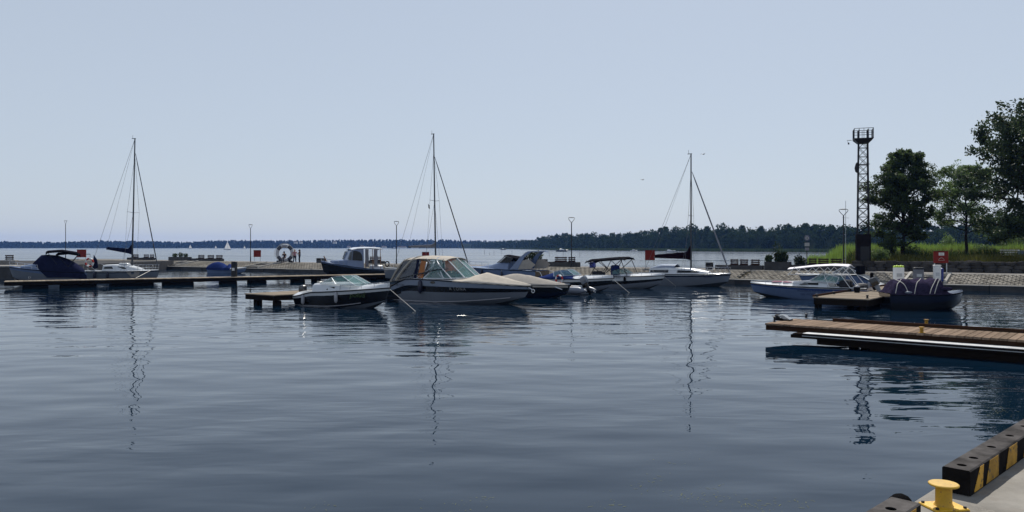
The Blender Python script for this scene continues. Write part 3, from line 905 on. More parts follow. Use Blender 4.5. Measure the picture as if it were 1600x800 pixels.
def cabin_rings(secs, rr=.10):
    out = []
    for x, zb, zt, wb, wt, *sl in secs:
        dx = sl[0] if sl else 0.0                      # top shifted in x (raked ends)
        h = zt - zb
        out.append([(x, wb, zb), (x + dx*.85, wt + (wb-wt)*.12, zt - rr*.8), (x + dx, wt - rr, zt), (x + dx, wt*.4, zt + .04), (x + dx, -wt*.4, zt + .04), (x + dx, -wt + rr, zt), (x + dx*.85, -wt - (wb-wt)*.12, zt - rr*.8), (x, -wb, zb)])
    return out
def cab_y(secs):
    def f(x, z):
        a, b = secs[0], secs[-1]
        for p, q in zip(secs, secs[1:]):
            if p[0] <= x <= q[0] or q[0] <= x <= p[0]: a, b = p, q; break
        k = 0 if b[0] == a[0] else min(1, max(0, (x - a[0])/(b[0]-a[0])))
        l = [u + (w-u)*k for u, w in zip(a[:5], b[:5])]
        return l[3] + (l[4]-l[3])*min(1, max(0, (z - l[1])/(l[2]-l[1])))
    return f
def side_panel(t, name, poly, yf, mats, th=.02, out=.006, sides=(1, -1)):
    if len(poly) == 4:                                   # follow the curved side in short strips
        (x0, z0), (x1, z1), (x2, z2), (x3, z3) = poly; n = 8
        for sd in sides:
            m = MB(); rings = []
            for i in range(n + 1):
                k = i/n; lo = (x0 + (x1-x0)*k, z0 + (z1-z0)*k); hi = (x3 + (x2-x3)*k, z3 + (z2-z3)*k)
                a_, b_ = (lo[0], sd*(yf(*lo) + out), lo[1]), (hi[0], sd*(yf(*hi) + out), hi[1])
                rings.append([a_, b_, (b_[0], b_[1] - sd*th, b_[2]), (a_[0], a_[1] - sd*th, a_[2])])
            m.loft(rings); m.build(name, mats, t, ang=30)
        return
    for sd in sides:
        m = MB()
        a = [(x, sd*(yf(x, z) + out), z) for x, z in poly]
        m.prism(a, (0, -sd*th*.5, 0)); m.build(name, mats, t, ang=30)
def rail(t, pts, r=.014, posts=(), name='rail', m='steel'):
    q = MB(); q.tube(pts, r, 6)
    for a, b in posts: q.tube([a, b], r*.85, 6)
    return q.build(name, m, t)
def bow_rail(t, H, t0, t1, hgt, inset=.08, n=9, m='steel', r=.014, mid=False):
    us = [t0 + (t1 - t0)*i/(n-1) for i in range(n)]
    q = MB()
    def pt(u, sd, k): p = H.pt(u, 1, sd, -inset*min(1, H.half(u)/.3)); return p + Vector((0.04*k, 0, hgt*k))
    top = [pt(u, 1, 1) for u in us] + [pt(u, -1, 1) for u in us[::-1]]
    q.tube([pt(us[0], 1, 0)] + top + [pt(us[0], -1, 0)], r, 6)
    for u in us[2::2]:
        for sd in (1, -1): q.tube([pt(u, sd, 0), pt(u, sd, 1)], r*.8, 5)
    if mid:
        q.tube([pt(u, 1, .5) for u in us] + [pt(u, -1, .5) for u in us[::-1]], r*.6, 5)
    return q.build('bow_rail', m, t)
def fender(t, H, u, m='fender_navy', ln=.55, r=.10, drop=.05, side=-1):
    p = H.pt(u, 1, side, .02); lo = H.pt(u, .45, side, r + .03)
    q = MB(); top = min(p.z - drop, lo.z + ln)
    q.lathe([(.02, ln), (r*.55, ln*.95), (r, ln*.82), (r, ln*.18), (r*.5, ln*.04), (.02, 0)], (lo.x, p.y if abs(p.y) > abs(lo.y) else lo.y, top - ln), 10)
    o = q.build('fender', m, t)
    q = MB(); q.tube([p + Vector((0, -side*.02, .02)), (lo.x, p.y if abs(p.y) > abs(lo.y) else lo.y, top)], .012, 5); q.build('fender_line', 'rope', o)
def lettering(t, H, s, x, z, size, m, side=-1, shear=0.0, space=1.0):
    me = text_mesh(s, size, shear, space); me.materials.clear(); me.materials.append(MATS[m])
    k = 1 if side == -1 else -1
    for v in me.vertices:
        p = H.at(x + k*v.co.x, z + v.co.y, side, .012); v.co = p
    return link('lettering', me, t)
def windshield(t, base, top, frame='steel', glass='glass_clear', r=.022):
    """base and top: matching polylines; panes between each pair of posts"""
    w = MB(); w.tube(top, r, 6); w.tube(base, r*.8, 6)
    for a, b in zip(base, top): w.tube([a, b], r*.9, 6)
    o = w.build('windshield', frame, t)
    for i in range(len(base)-1):
        a, b, c, d = (Vector(q) for q in (base[i], base[i+1], top[i+1], top[i]))
        n = (b-a).cross(d-a).normalized()*.008
        q = MB(); q.prism([a, b, c, d], n); q.build('pane', glass, o)
    return o
def canopy_mb(xs, hw, z0, crown, th=.03, droop=0.0, n=9):
    """bimini top: xs list of (x, z, halfwidth)"""
    m = MB(); rings = []
    for x, z, w in xs:
        up = [(x, w*(-1 + 2*j/(n-1)), z - crown*(abs(-1 + 2*j/(n-1))**2.4)) for j in range(n)]
        lo = [(p[0], p[1]*.985, p[2] - th) for p in up[::-1]]
        rings.append(up + lo)
    m.loft(rings); return m
def outboard(t, x, z, sc=1.0, cowl='gel_black', leg='gel_grey', tilt=0.0, y=0.0):
    o = bpy.data.objects.new('outboard_motor', None); C.objects.link(o); o.parent = t; o.location = (x, y, z); o.rotation_euler = (0, tilt, 0)
    q = MB(); q.loft([[( -.30*sc*k, -.16*sc*k2, zz*sc), (.12*sc*k, -.17*sc*k2, zz*sc), (.14*sc*k, 0, zz*sc), (.12*sc*k, .17*sc*k2, zz*sc), (-.30*sc*k, .16*sc*k2, zz*sc), (-.36*sc*k, 0, zz*sc)] for k, k2, zz in ((.8, .8, .10), (1, 1, .2), (1, 1, .42), (.85, .8, .55), (.4, .4, .6))])
    q.build('cowling', cowl, o)
    q = MB(); q.loft([[(-.22*sc*k, -.05*sc, zz*sc), (.04*sc, -.06*sc, zz*sc), (.04*sc, .06*sc, zz*sc), (-.22*sc*k, .05*sc, zz*sc)] for k, zz in ((1, .12), (.8, -.3), (.7, -.55), (1.5, -.6), (1.4, -.72))])
    q.box((-.05*sc, 0, -.46*sc), (.5*sc, .2*sc, .02*sc)); q.build('leg', leg, o)
    q = MB()
    for k in range(3):
        a = 2*PI*k/3; q.prism([(-.36*sc, .03*sc*math.cos(a), -.66*sc+.03*sc*math.sin(a)), (-.38*sc, .13*sc*math.cos(a-.4), -.66*sc+.13*sc*math.sin(a-.4)), (-.34*sc, .13*sc*math.cos(a+.4), -.66*sc+.13*sc*math.sin(a+.4))], (-.012*sc, 0, 0))
    q.tube([(-.28*sc, 0, -.66*sc), (-.42*sc, 0, -.66*sc)], .035*sc, 8); q.build('propeller', 'alu', o)
    q = MB(); q.box((.10*sc, 0, -.02*sc), (.12*sc, .26*sc, .22*sc)); q.build('bracket', 'rubber', o)
def lifering(t, c, M=None, Rr=.27, r=.055, cols=('ring_red', 'white_paint')):
    o = bpy.data.objects.new('lifebuoy', None); C.objects.link(o); o.parent = t; o.location = c
    for k in range(8):
        q = MB(); q.torus((0, 0, 0), Rr, r, 6, 10, M=M, a0=k*PI/4, a1=(k+1)*PI/4); q.build('segment', cols[k % 2], o)
    return o
def cover_mb(H, u0, u1, zf, edge=.06, n=22, k=11, wr=.02, seed=1, over=.03, drop=.1):
    """canvas stretched from gunwale to gunwale; zf(u, y) height above the sheer, y in -1..1"""
    r_ = random.Random(seed); m = MB(); rings = []
    for i in range(n):
        u = u0 + (u1-u0)*i/(n-1); ring = []
        for j in range(k):
            y = -1 + 2*j/(k-1); h = H.half(u) + over
            z = H.sheer(u) + max(0.012, zf(u, y)) + (wr*r_.uniform(-1, 1) if 0 < j < k-1 else 0)
            ring.append((H.pt(u, 1).x + wr*r_.uniform(-1, 1), y*h, z))
        ring = [(ring[0][0], ring[0][1]*1.005, H.sheer(u) - drop)] + ring + [(ring[-1][0], ring[-1][1]*1.005, H.sheer(u) - drop)]
        rings.append(ring)
    m.loft(rings, closed=False, cap0=False, cap1=False)
    return m
def boat(name, label, cat, stern, ang, group=None):
    return thing(name, label, cat, (stern[0], stern[1], 0), ang, group)
def back(p, ang, L): return (p[0] - math.cos(ang)*L, p[1] - math.sin(ang)*L)
def rope(label, pts, r=.014, m='rope', sag=0.0):
    a, b = Vector(pts[0]), Vector(pts[-1])
    q = [a.lerp(b, i/8) - Vector((0, 0, sag*4*(i/8)*(1-i/8))) for i in range(9)]
    mb_ = MB(); mb_.tube(q, r, 6); return tag(mb_.build('mooring_rope', m), label, 'rope')
def loc2w(t, p): return Matrix.Translation(t.location) @ Matrix.Rotation(t.rotation_euler.z, 4, 'Z') @ Vector(p)
AM = math.atan2(-0.57, 0.82)        # bow to the right and a little towards the camera
AL = AM + PI                        # the other way round

# ---------------------------------------------------------------- white cuddy boat, black topsides
L = 5.5; bw = P(597, 482); st = back(bw, AM, L)
t = boat('motorboat', 'white motorboat with black topsides, open cockpit and green name by the short dock', 'motorboat', st, AM)
H = Hull(L, 2.15, 1.05, .80, .70, rake=.55, keel=.3, dip=(.32, .22))
make_hull(t, H, ['gel_black', 'gel_grey', 'gel_white', 'antifoul'], lambda u, v: 3 if v < -.4 else (1 if v < .0 else (0 if v < .80 else 2)))
make_deck(t, H, .42, 'gel_white', cw=.3, floor=.35, camber=.22, tail=.10)
for sd in (1, -1): MB().tube([H.pt(u/20*.8, .12, sd, .01) for u in range(21)], .02, 5).build('boot_stripe', 'fender_white', t)
secs = [(1.55, .6, 1.14, 1.0, .92), (2.5, .6, 1.18, 1.02, .92), (3.4, .75, 1.14, .96, .82), (4.3, .82, 1.06, .72, .55), (5.1, .95, 1.06, .32, .2)]
q = MB(); q.loft(cabin_rings(secs, .12)); q.build('cuddy', 'gel_white', t, ang=50)
yf = cab_y(secs)
side_panel(t, 'window', [(2.6, .86), (3.1, .88), (3.15, 1.02), (2.72, 1.02)], yf, 'glass_dark')
base = [(2.05, .92, 1.14), (3.25, .93, 1.16), (4.30, .62, 1.10), (4.60, 0, 1.10), (4.30, -.62, 1.10), (3.25, -.93, 1.16), (2.05, -.92, 1.14)]
top = [(2.15, .84, 1.22), (2.75, .76, 1.48), (3.2, .48, 1.56), (3.35, 0, 1.58), (3.2, -.48, 1.56), (2.75, -.76, 1.48), (2.15, -.84, 1.22)]
windshield(t, base, top, r=.014)
for y in (.42, -.42):
    q = MB(); q.bbox((1.75, y, .72), (.5, .45, .5), .06); q.bbox((1.55, y, 1.02), (.12, .45, .5), .05); q.build('seat', 'gel_cream', t)
q = MB(); q.bbox((4.2, .2, 1.14), (.45, .4, .04), .015); q.build('hatch', 'glass_dark', t)
bow_rail(t, H, .62, .985, .26)
fender(t, H, .17, 'fender_white', .5, .09); fender(t, H, .60, 'fender_white', .55, .09)
lettering(t, H, 'połuś', 4.40, .64, .34, 'print_green', shear=.4)
outboard(t, -.25, .5, .8)
b6 = t; H6 = H

# ---------------------------------------------------------------- cruiser with canvas enclosure
L = 8.3; bw = P(806, 475.5); st = back(bw, AM, L)
t = boat('cabin_cruiser', 'large white sport cruiser with black band, camper canopy and beige bow cover', 'motorboat', st, AM)
H = Hull(L, 2.75, .98, 1.22, 1.22, rake=1.0, keel=.4, s0=.5, pw=2.4, dip=(.24, .55))
def band(u, v):
    if v < -.3: return 3
    if v < .06: return 1
    lo = .16 + (.32 if u > .15 else u/.15*.32)
    if v < lo - .02: return 1 if u > .12 else 0
    return 0 if v < .74 + .0*u else 2
make_hull(t, H, ['gel_black', 'gel_grey', 'gel_bluegrey', 'antifoul'], band, n=34, vs_=(-1, -.5, 0, .1, .2, .3, .4, .48, .56, .64, .72, .78, .84, .9, .95, 1))
make_deck(t, H, .50, 'gel_white', cw=.25, floor=.45, camber=.10, tail=.13)
for sd in (1, -1): MB().tube([H.pt(u/24*.93, .07, sd, .012) for u in range(25)], .022, 5).build('spray_rail', 'fender_white', t)
q = MB(); q.bbox((-.35, 0, .32), (.8, 2.1, .12), .04); q.build('swim_platform', 'gel_white', t)
# canvas enclosure
hw = 1.22
TOP = [(1.15, 2.28, 1.02), (1.6, 2.44, 1.06), (2.6, 2.52, 1.08), (3.6, 2.50, 1.05), (4.35, 2.42, .98)]
cn = bpy.data.objects.new('camper_canopy', None); C.objects.link(cn); cn.parent = t
canopy_mb(TOP, hw, 0, .16, .03).build('canvas_top', 'canvas_beige', cn, ang=60)
def arch(x0, z0, x1, z1, r=.05, m='canvas_beige'):
    q = MB(); pts = []
    for i in range(17):
        a = PI*i/16; c, s = math.cos(a), math.sin(a)
        k = min(1, abs(s)**.55)
        pts.append((x0 + (x1-x0)*k, 1.28*(abs(c)**.45)*(1 if c > 0 else -1) if abs(c) > 1e-6 else 0, z0 + (z1-z0)*k))
    q.tube(pts, r, 6); q.build('canopy_bow', m, cn)
arch(.55, 1.05, 1.45, 2.36); arch(.95, 1.12, 2.15, 2.46, .06); arch(5.0, 1.3, 3.6, 2.45, .03, 'steel')
cy = lambda x, z: 1.27 - .22*((z - 1.2)/1.25)
side_panel(cn, 'clear_panel', [(.62, 1.08), (1.0, 1.15), (1.75, 2.2), (1.35, 2.2)], cy, 'vinyl')
side_panel(cn, 'clear_panel', [(1.2, 1.2), (2.2, 1.28), (2.35, 2.28), (2.0, 2.25)], cy, 'vinyl')
side_panel(cn, 'clear_panel', [(3.35, 1.55), (4.4, 1.7), (4.15, 2.32), (3.4, 2.36)], cy, 'glass_clear')
side_panel(cn, 'canvas_panel', [(2.28, 1.28), (2.46, 1.3), (2.55, 2.34), (2.38, 2.34)], cy, 'canvas_navy')
side_panel(cn, 'rolled_panel', [(2.55, 1.3), (2.95, 1.3), (3.05, 2.2), (2.7, 2.25)], cy, 'canvas_tan', sides=(-1,))
side_panel(cn, 'rolled_panel', [(2.5, 1.35), (4.0, 1.6), (3.9, 2.3), (2.6, 2.34)], cy, 'canvas_tan', sides=(1,))
q = MB(); a = [(.58, -1.2, 1.06), (1.3, -.98, 2.3), (1.3, .98, 2.3), (.58, 1.2, 1.06)]; q.prism(a, (.015, 0, 0)); q.build('aft_curtain', 'vinyl', cn)
for sd in (1, -1):
    MB().tube([(2.55, sd*1.26, 1.3), (4.3, sd*1.05, 2.35)], .018, 6).build('canopy_strut', 'steel', cn); MB().tube([(4.25, sd*1.2, 1.35), (3.0, sd*1.03, 2.4)], .018, 6).build('canopy_strut', 'steel', cn)
for sd in (1, -1): MB().tube([(1.1, sd*1.29, 1.22), (2.6, sd*1.27, 1.5), (3.9, sd*1.22, 1.78), (4.6, sd*1.1, 1.82)], .03, 6).build('side_bar', 'gel_black', t)
base = [(3.0, 1.26, 1.28), (4.4, 1.22, 1.30), (5.5, .75, 1.34), (5.75, 0, 1.36), (5.5, -.75, 1.34), (4.4, -1.22, 1.30), (3.0, -1.26, 1.28)]
top = [(3.4, 1.18, 1.62), (3.95, 1.1, 1.88), (4.15, .66, 2.36), (4.3, 0, 2.40), (4.15, -.66, 2.36), (3.95, -1.1, 1.88), (3.4, -1.18, 1.62)]
windshield(t, base, top, frame='gel_white', glass='glass_clear', r=.035)
for y_ in (-.55, .6): MB().bbox((3.4, y_, 1.2), (.5, .5, .9), .1).build('seat', 'gel_cream', t)
q = MB(); q.bbox((4.5, 0, 1.22), (.7, 2.0, .3), .1); q.build('dashboard', 'seat_dark', t)
def zc(u, y):
    pk = max(0, 1 - abs(u - .74)/(.17 if u < .74 else .25))
    return (.42*pk + .07)*(1 - abs(y)) + .012
cover_mb(H, .60, .995, zc, wr=.014, seed=4, drop=.05).build('bow_cover', 'canvas_beige', t, ang=70)
fender(t, H, .345, 'fender_navy', .75, .13)
q = MB()
p = H.at(3.75, 1.08, -1, .0)
q.lathe([(.0, .03), (.16, .03), (.17, .0)], (0, 0, 0), 18, M=Matrix.Translation(p) @ Matrix.Rotation(R(90), 4, 'X'), sy=.42); q.build('porthole', 'glass_dark', t)
lettering(t, H, 'PB 2180', 1.25, .84, .20, 'print_dark')
lettering(t, H, 'A LONA', 5.35, .76, .24, 'print_grey', space=1.25)
q = MB(); p = H.pt(.985, .9); q.tube([p, (p.x + .28, 0, p.z - .15)], .03, 6); q.torus((p.x + .3, 0, p.z - .2), .09, .02, 12, 6); q.build('anchor', 'steel', t)
b7 = t; H7 = H

# ---------------------------------------------------------------- low boat under a taupe cover
L = 6.2; bw = P(880, 466); st = back(bw, AM, L)
t = boat('covered_boat', 'dark motorboat under a full taupe canvas cover beside the large cruiser', 'motorboat', st, AM)
H = Hull(L, 2.1, .78, .78, .85, rake=.5, keel=.3)
make_hull(t, H, ['gel_black', 'gel_navy', 'antifoul'], lambda u, v: 2 if v < -.3 else (1 if v < .3 else 0))
make_deck(t, H, .5, 'gel_grey')
def zc(u, y):
    pk = min(1, u/.45) if u < .45 else (1 - .15*(u-.45)/.15 if u < .60 else max(0, .85*(1 - (u - .60)/.40)))
    return (.58*pk + .03)*(1 - abs(y)**1.4)
cover_mb(H, .0, .985, zc, wr=.012, seed=8, drop=.14).build('canvas_cover', 'canvas_taupe', t, ang=70)
q = MB(); q.tube([H.pt(.9, .8, -1, .05), H.pt(.96, .5, -1, .12)], .05, 8); q.build('bow_roller', 'steel', t)
b9 = t; H9 = H

# ---------------------------------------------------------------- inflatable with outboard, stern towards us
L = 3.6; sp = P(912, 461)
t = boat('inflatable_dinghy', 'grey inflatable dinghy with tilted outboard motor, its stern beside the taupe-covered boat', 'dinghy', sp, AL)
for sd in (1, -1):
    q = MB(); pts = [(-.55, sd*.62, .30), (-.30, sd*.62, .30), (.0, sd*.62, .30), (1.6, sd*.62, .32), (2.6, sd*.50, .38), (3.2, sd*.25, .45), (3.4, 0.0, .48)]
    rr = [.03, .15, .23, .23, .22, .2, .2]
    rings = []
    for i, p in enumerate(pts):
        d = (Vector(pts[min(i+1, 6)]) - Vector(pts[max(0, i-1)])).normalized(); a = Vector((-d.y, d.x, 0)).normalized(); b = d.cross(a)
        rings.append([Vector(p) + rr[i]*(math.cos(2*PI*k/12)*a + math.sin(2*PI*k/12)*b) for k in range(12)])
    q.loft(rings); q.build('tube', 'tube_grey', t, ang=50)
q = MB(); q.bbox((.08, 0, .34), (.08, .9, .55), .02); q.build('transom', 'gel_white', t)
q = MB(); q.bbox((1.4, 0, .12), (2.9, .9, .1), .02); q.build('floor', 'gel_grey', t)
q = MB(); q.bbox((1.2, 0, .5), (.3, 1.0, .05), .02); q.build('thwart', 'teak', t)
outboard(t, -.12, .62, .95, cowl='gel_grey', leg='gel_black', tilt=R(32))
b10 = t

# ---------------------------------------------------------------- blue and white runabout with cover
L = 5.0; bw = P(946, 456.5); st = back(bw, AM, L)
t = boat('motorboat', 'white runabout with blue cockpit cover and lifebuoy on its side', 'motorboat', st, AM)
H = Hull(L, 2.0, .95, .86, .85, rake=.6, keel=.3)
make_hull(t, H, ['gel_black', 'gel_grey', 'gel_white', 'antifoul'], lambda u, v: 3 if v < -.4 else (1 if v < .25 else (0 if v < .72 else 2)))
make_deck(t, H, .42, 'gel_white', camber=.2)
base = [(1.5, .85, 1.0), (2.3, .82, 1.05), (2.9, .5, 1.1), (3.05, 0, 1.12), (2.9, -.5, 1.1), (2.3, -.82, 1.05), (1.5, -.85, 1.0)]
top = [(1.45, .78, 1.3), (1.9, .74, 1.42), (2.3, .42, 1.46), (2.4, 0, 1.47), (2.3, -.42, 1.46), (1.9, -.74, 1.42), (1.45, -.78, 1.3)]
windshield(t, base, top)
def zc(u, y): return (.50*min(1, u/.3)*(1 if u < .42 else max(0, 1 - (u-.42)/.2)) + .03)*(1 - abs(y)**2.2)
cover_mb(H, .02, .62, zc, wr=.012, seed=12, drop=.03).build('cockpit_cover', 'canvas_blue', t, ang=70)
p = H.at(2.05, .82, -1, .07); lifering(t, p, Rr=.26)
bow_rail(t, H, .66, .98, .2)
q = MB(); q.bbox((-.25, 0, .42), (.5, 1.5, .08), .03); q.build('swim_platform', 'gel_white', t)
b11 = t; H11 = H

# ---------------------------------------------------------------- runabout with black bimini
L = 5.3; bw = P(1024, 451.5); st = back(bw, AM, L)
t = boat('motorboat', 'white motorboat with open black bimini top and registration lettering', 'motorboat', st, AM)
H = Hull(L, 2.1, 1.0, .88, .9, rake=.75, keel=.3)
make_hull(t, H, ['gel_black', 'gel_grey', 'gel_white', 'antifoul'], lambda u, v: 3 if v < -.4 else (1 if v < .38 else (0 if v < .62 else 2)))
make_deck(t, H, .45, 'gel_white', camber=.16)
bm_ = bpy.data.objects.new('bimini', None); C.objects.link(bm_); bm_.parent = t
canopy_mb([(.0, 1.98, .85), (.25, 2.10, .9), (1.2, 2.18, .92), (2.4, 2.28, .9), (3.1, 2.30, .85), (3.3, 2.24, .82)], .9, 0, .16, .06).build('canvas_top', 'canvas_black', bm_, ang=60)
for sd in (1, -1):
    for a, b in (((1.6, .9), (.12, 1.98)), ((1.6, .9), (2.3, 2.2)), ((1.55, .9), (3.2, 2.2)), ((3.5, .95), (2.95, 2.2)), ((.5, .9), (.9, 1.55)), ((2.0, 1.4), (1.2, 2.08))):
        q = MB(); q.tube([(a[0], sd*.93, a[1]), (b[0], sd*.86, b[1])], .026, 6); q.build('bow', 'iron', bm_)
base = [(2.3, .85, 1.0), (2.9, .8, 1.04), (3.3, .45, 1.1), (3.4, 0, 1.1), (3.3, -.45, 1.1), (2.9, -.8, 1.04), (2.3, -.85, 1.0)]
top = [(2.2, .78, 1.25), (2.5, .72, 1.36), (2.75, .4, 1.42), (2.8, 0, 1.42), (2.75, -.4, 1.42), (2.5, -.72, 1.36), (2.2, -.78, 1.25)]
windshield(t, base, top, frame='gel_navy')
q = MB(); q.bbox((2.3, -.4, 1.25), (.5, .6, .85), .08); q.build('console_cover', 'canvas_blue', t)
for y_ in (-.4, .45): MB().bbox((.7, y_, 1.0), (.45, .55, .4), .08).build('seat', 'seat_dark', t)
fender(t, H, .27, 'rubber', .45, .13); fender(t, H, .62, 'rubber', .5, .09)
lettering(t, H, 'L BR PE 317', 2.45, .80, .24, 'print_navy')
bow_rail(t, H, .60, .98, .22)
b12 = t; H12 = H

# ---------------------------------------------------------------- dark blue cruiser with radar arch
L = 7.4; sp = PD(846, 63.5)
t = boat('cabin_cruiser', 'sport cruiser with swept radar arch and dark hull, moored behind the taupe-covered boat', 'motorboat', sp, AL)
H = Hull(L, 2.6, 1.25, 1.15, 1.05, rake=1.0, keel=.4, s0=.5)
make_hull(t, H, ['gel_black', 'gel_ltblue', 'antifoul'], lambda u, v: 2 if v < -.3 else (0 if v < .52 else 1))
make_deck(t, H, .42, 'gel_ltblue', camber=.12)
secs = [(2.6, 1.05, 1.75, 1.15, 1.02), (3.6, 1.1, 1.72, 1.1, .95, ), (4.6, 1.15, 1.5, .95, .7), (6.2, 1.2, 1.30, .4, .3)]
q = MB(); q.loft(cabin_rings(secs)); q.build('coachroof', 'gel_ltblue', t, ang=50)
base = [(2.4, 1.1, 1.7), (3.4, 1.02, 1.72), (4.1, .6, 1.66), (4.3, 0, 1.66), (4.1, -.6, 1.66), (3.4, -1.02, 1.72), (2.4, -1.1, 1.7)]
top = [(2.2, 1.0, 2.05), (2.9, .92, 2.2), (3.3, .5, 2.26), (3.4, 0, 2.27), (3.3, -.5, 2.26), (2.9, -.92, 2.2), (2.2, -1.0, 2.05)]
windshield(t, base, top, frame='gel_black', glass='glass_dark')
def zc2(x): return 0
q = MB()
for a, b in (((1.4, 2.0), (3.3, 2.26)),):
    rings = [[(a[0] + (b[0]-a[0])*i/6, y*(1.0 - .04*i), a[1] + (b[1]-a[1])*i/6 + .1*(1 - y*y)) for y in (-1, -.6, -.2, .2, .6, 1)] for i in range(7)]
    rings2 = [[(p[0], p[1], p[2]-.03) for p in r[::-1]] for r in rings]
    q.loft([r + s for r, s in zip(rings, rings2)])
q.build('cockpit_cover', 'canvas_black', t)
ar = MB()
for sd in (1, -1):
    ar.loft([[(2.35, sd*1.22, 1.15), (1.55, sd*1.22, 1.15), (1.55, sd*1.12, 1.15), (2.35, sd*1.12, 1.15)], [(1.35, sd*1.12, 2.2), (.95, sd*1.12, 2.2), (.95, sd*1.02, 2.2), (1.35, sd*1.02, 2.2)], [(.75, sd*1.0, 2.62), (.35, sd*1.0, 2.62), (.35, sd*.9, 2.62), (.75, sd*.9, 2.62)], [(.2, sd*.98, 2.66), (-.1, sd*.98, 2.60), (-.1, sd*.9, 2.56), (.2, sd*.9, 2.58)]])
ar.loft([[(.75, y, 2.64), (.30, y, 2.66), (.30, y, 2.58), (.75, y, 2.56)] for y in (-.96, -.3, .3, .96)])
ar.build('radar_arch', 'gel_ltblue', t, ang=40)
yf = lambda x, z: 1.2
side_panel(t, 'aft_cover', [(1.5, 1.15), (.3, 1.2), (-.15, 1.55), (.5, 1.98), (1.2, 1.9), (1.75, 1.5)], lambda x, z: 1.2 - .1*(z-1.1), 'canvas_taupe')
q = MB(); q.bbox((-.4, 0, .42), (.9, 2.1, .1), .04); q.build('swim_platform', 'gel_ltblue', t)
rail(t, [(-.1, 1.0, 1.05), (-.5, 1.0, .95), (-.75, 1.0, .5)], .025); rail(t, [(-.1, -1.0, 1.05), (-.5, -1.0, .95), (-.75, -1.0, .5)], .025)
bow_rail(t, H, .60, .98, .5, mid=True)
fender(t, H, .42, 'fender_navy', .5, .09, side=1); fender(t, H, .70, 'fender_navy', .5, .09, side=1)
b8 = t

# ---------------------------------------------------------------- sailing yachts
def yacht(t, H, mx, mh, boom_z, boom_l, cover, spread, sp_h, mastcol='mast_dark', stay='mast_dark', jib_r=.06, jib_z=None, boom_tilt=0.0, rake=0.0, cabin=None, stripe=None, wires=True, cover_h=.2, side=1):
    zd = H.sheer(mx/H.L)
    tip = Vector((mx + rake, 0, mh))
    q = MB(); q.tube([(mx, 0, zd), (mx + rake*.5, 0, mh*.5), tuple(tip)], .075, 8, r1=.05)
    ms = q.build('mast', mastcol, t)
    q = MB(); q.box((tip.x - .1, 0, tip.z + .02), (.35, .05, .05)); q.tube([tip + Vector((-.2, 0, .02)), tip + Vector((-.2, 0, .32))], .012, 5); q.build('masthead', 'iron', ms)
    q = MB(); hs = sp_h; q.tube([(mx + rake*hs/mh, -spread, hs + .06), (mx + rake*hs/mh, 0, hs), (mx + rake*hs/mh, spread, hs + .06)], .022, 6); q.build('spreader', 'alu', ms)
    b0 = Vector((mx - .08, 0, boom_z)); b1_ = Vector((mx - boom_l, 0, boom_z + boom_tilt))
    q = MB(); q.tube([b0, b1_], .045, 8); q.build('boom', mastcol, t)
    # sail bundled on the boom under its cover
    rings = []
    for i in range(12):
        k = i/11; c = b0.lerp(b1_, k*.97); h = cover_h*(1.5 - .85*k)*(1 + .05*math.sin(i*2.1)); w = .12*(1 - .5*k)
        if i == 0: h *= 1.9
        rings.append([(c.x + (0.03 if i == 0 else 0), w*math.cos(a), c.z + h*.45 + h*.62*math.sin(a)) for a in [2*PI*j/10 for j in range(10)]])
    q = MB(); q.loft(rings); q.build('sail_cover', cover, t, ang=60)
    bowp = H.pt(.985, 1) + Vector((.02, -H.pt(.985, 1).y, .12))
    jz = jib_z or mh*.88
    jt = Vector((mx + rake*jz/mh + .08, 0, jz))
    q = MB(); pts = [bowp.lerp(jt, i/10) for i in range(11)]; rr = [.03] + [jib_r]*3 + [jib_r*.92]*3 + [jib_r*.8]*3 + [.02]
    rings = []
    d = (jt - bowp).normalized(); a = Vector((0, 1, 0)); b = d.cross(a)
    for p, r in zip(pts, rr): rings.append([p + r*(math.cos(2*PI*k/8)*a + math.sin(2*PI*k/8)*b) for k in range(8)])
    q.loft(rings); q.build('furled_jib', stay, t, ang=60)
    if wires:
        q = MB(); sx = .06
        q.tube([tip, (sx, 0, H.sheer(0) + .1)], .012, 5); q.build('backstay', 'wire', t)
        for sd in (1, -1):
            e = (mx - .15, sd*(H.half(mx/H.L) - .05), zd)
            q = MB(); q.tube([tip - Vector((0, 0, mh*.12)), (mx + rake*hs/mh, sd*spread, hs + .06), e], .010, 5); q.build('shroud', 'wire', t)
            q = MB(); q.tube([(mx + rake*hs/mh, 0, hs - .05), (mx - .45, e[1], zd)], .010, 5); q.build('lower_shroud', 'wire', t)
        q = MB(); q.tube([tip, b1_], .008, 5); q.build('topping_lift', 'wire', t)
    if cabin:
        q = MB(); q.loft(cabin_rings(cabin, .1)); c = q.build('coachroof', 'gel_white', t, ang=50)
    return ms
def stanchions(t, H, us, h, both=True):
    q = MB()
    for sd in (1, -1):
        pts = []
        for u in us:
            p = H.pt(u, 1, sd, -.06); q.tube([p, p + Vector((0, 0, h))], .012, 5); pts.append(p + Vector((0, 0, h)))
        q.tube(pts, .009, 5); q.tube([p - Vector((0, 0, h*.45)) for p in pts], .007, 5)
    q.build('lifeline', 'steel', t)

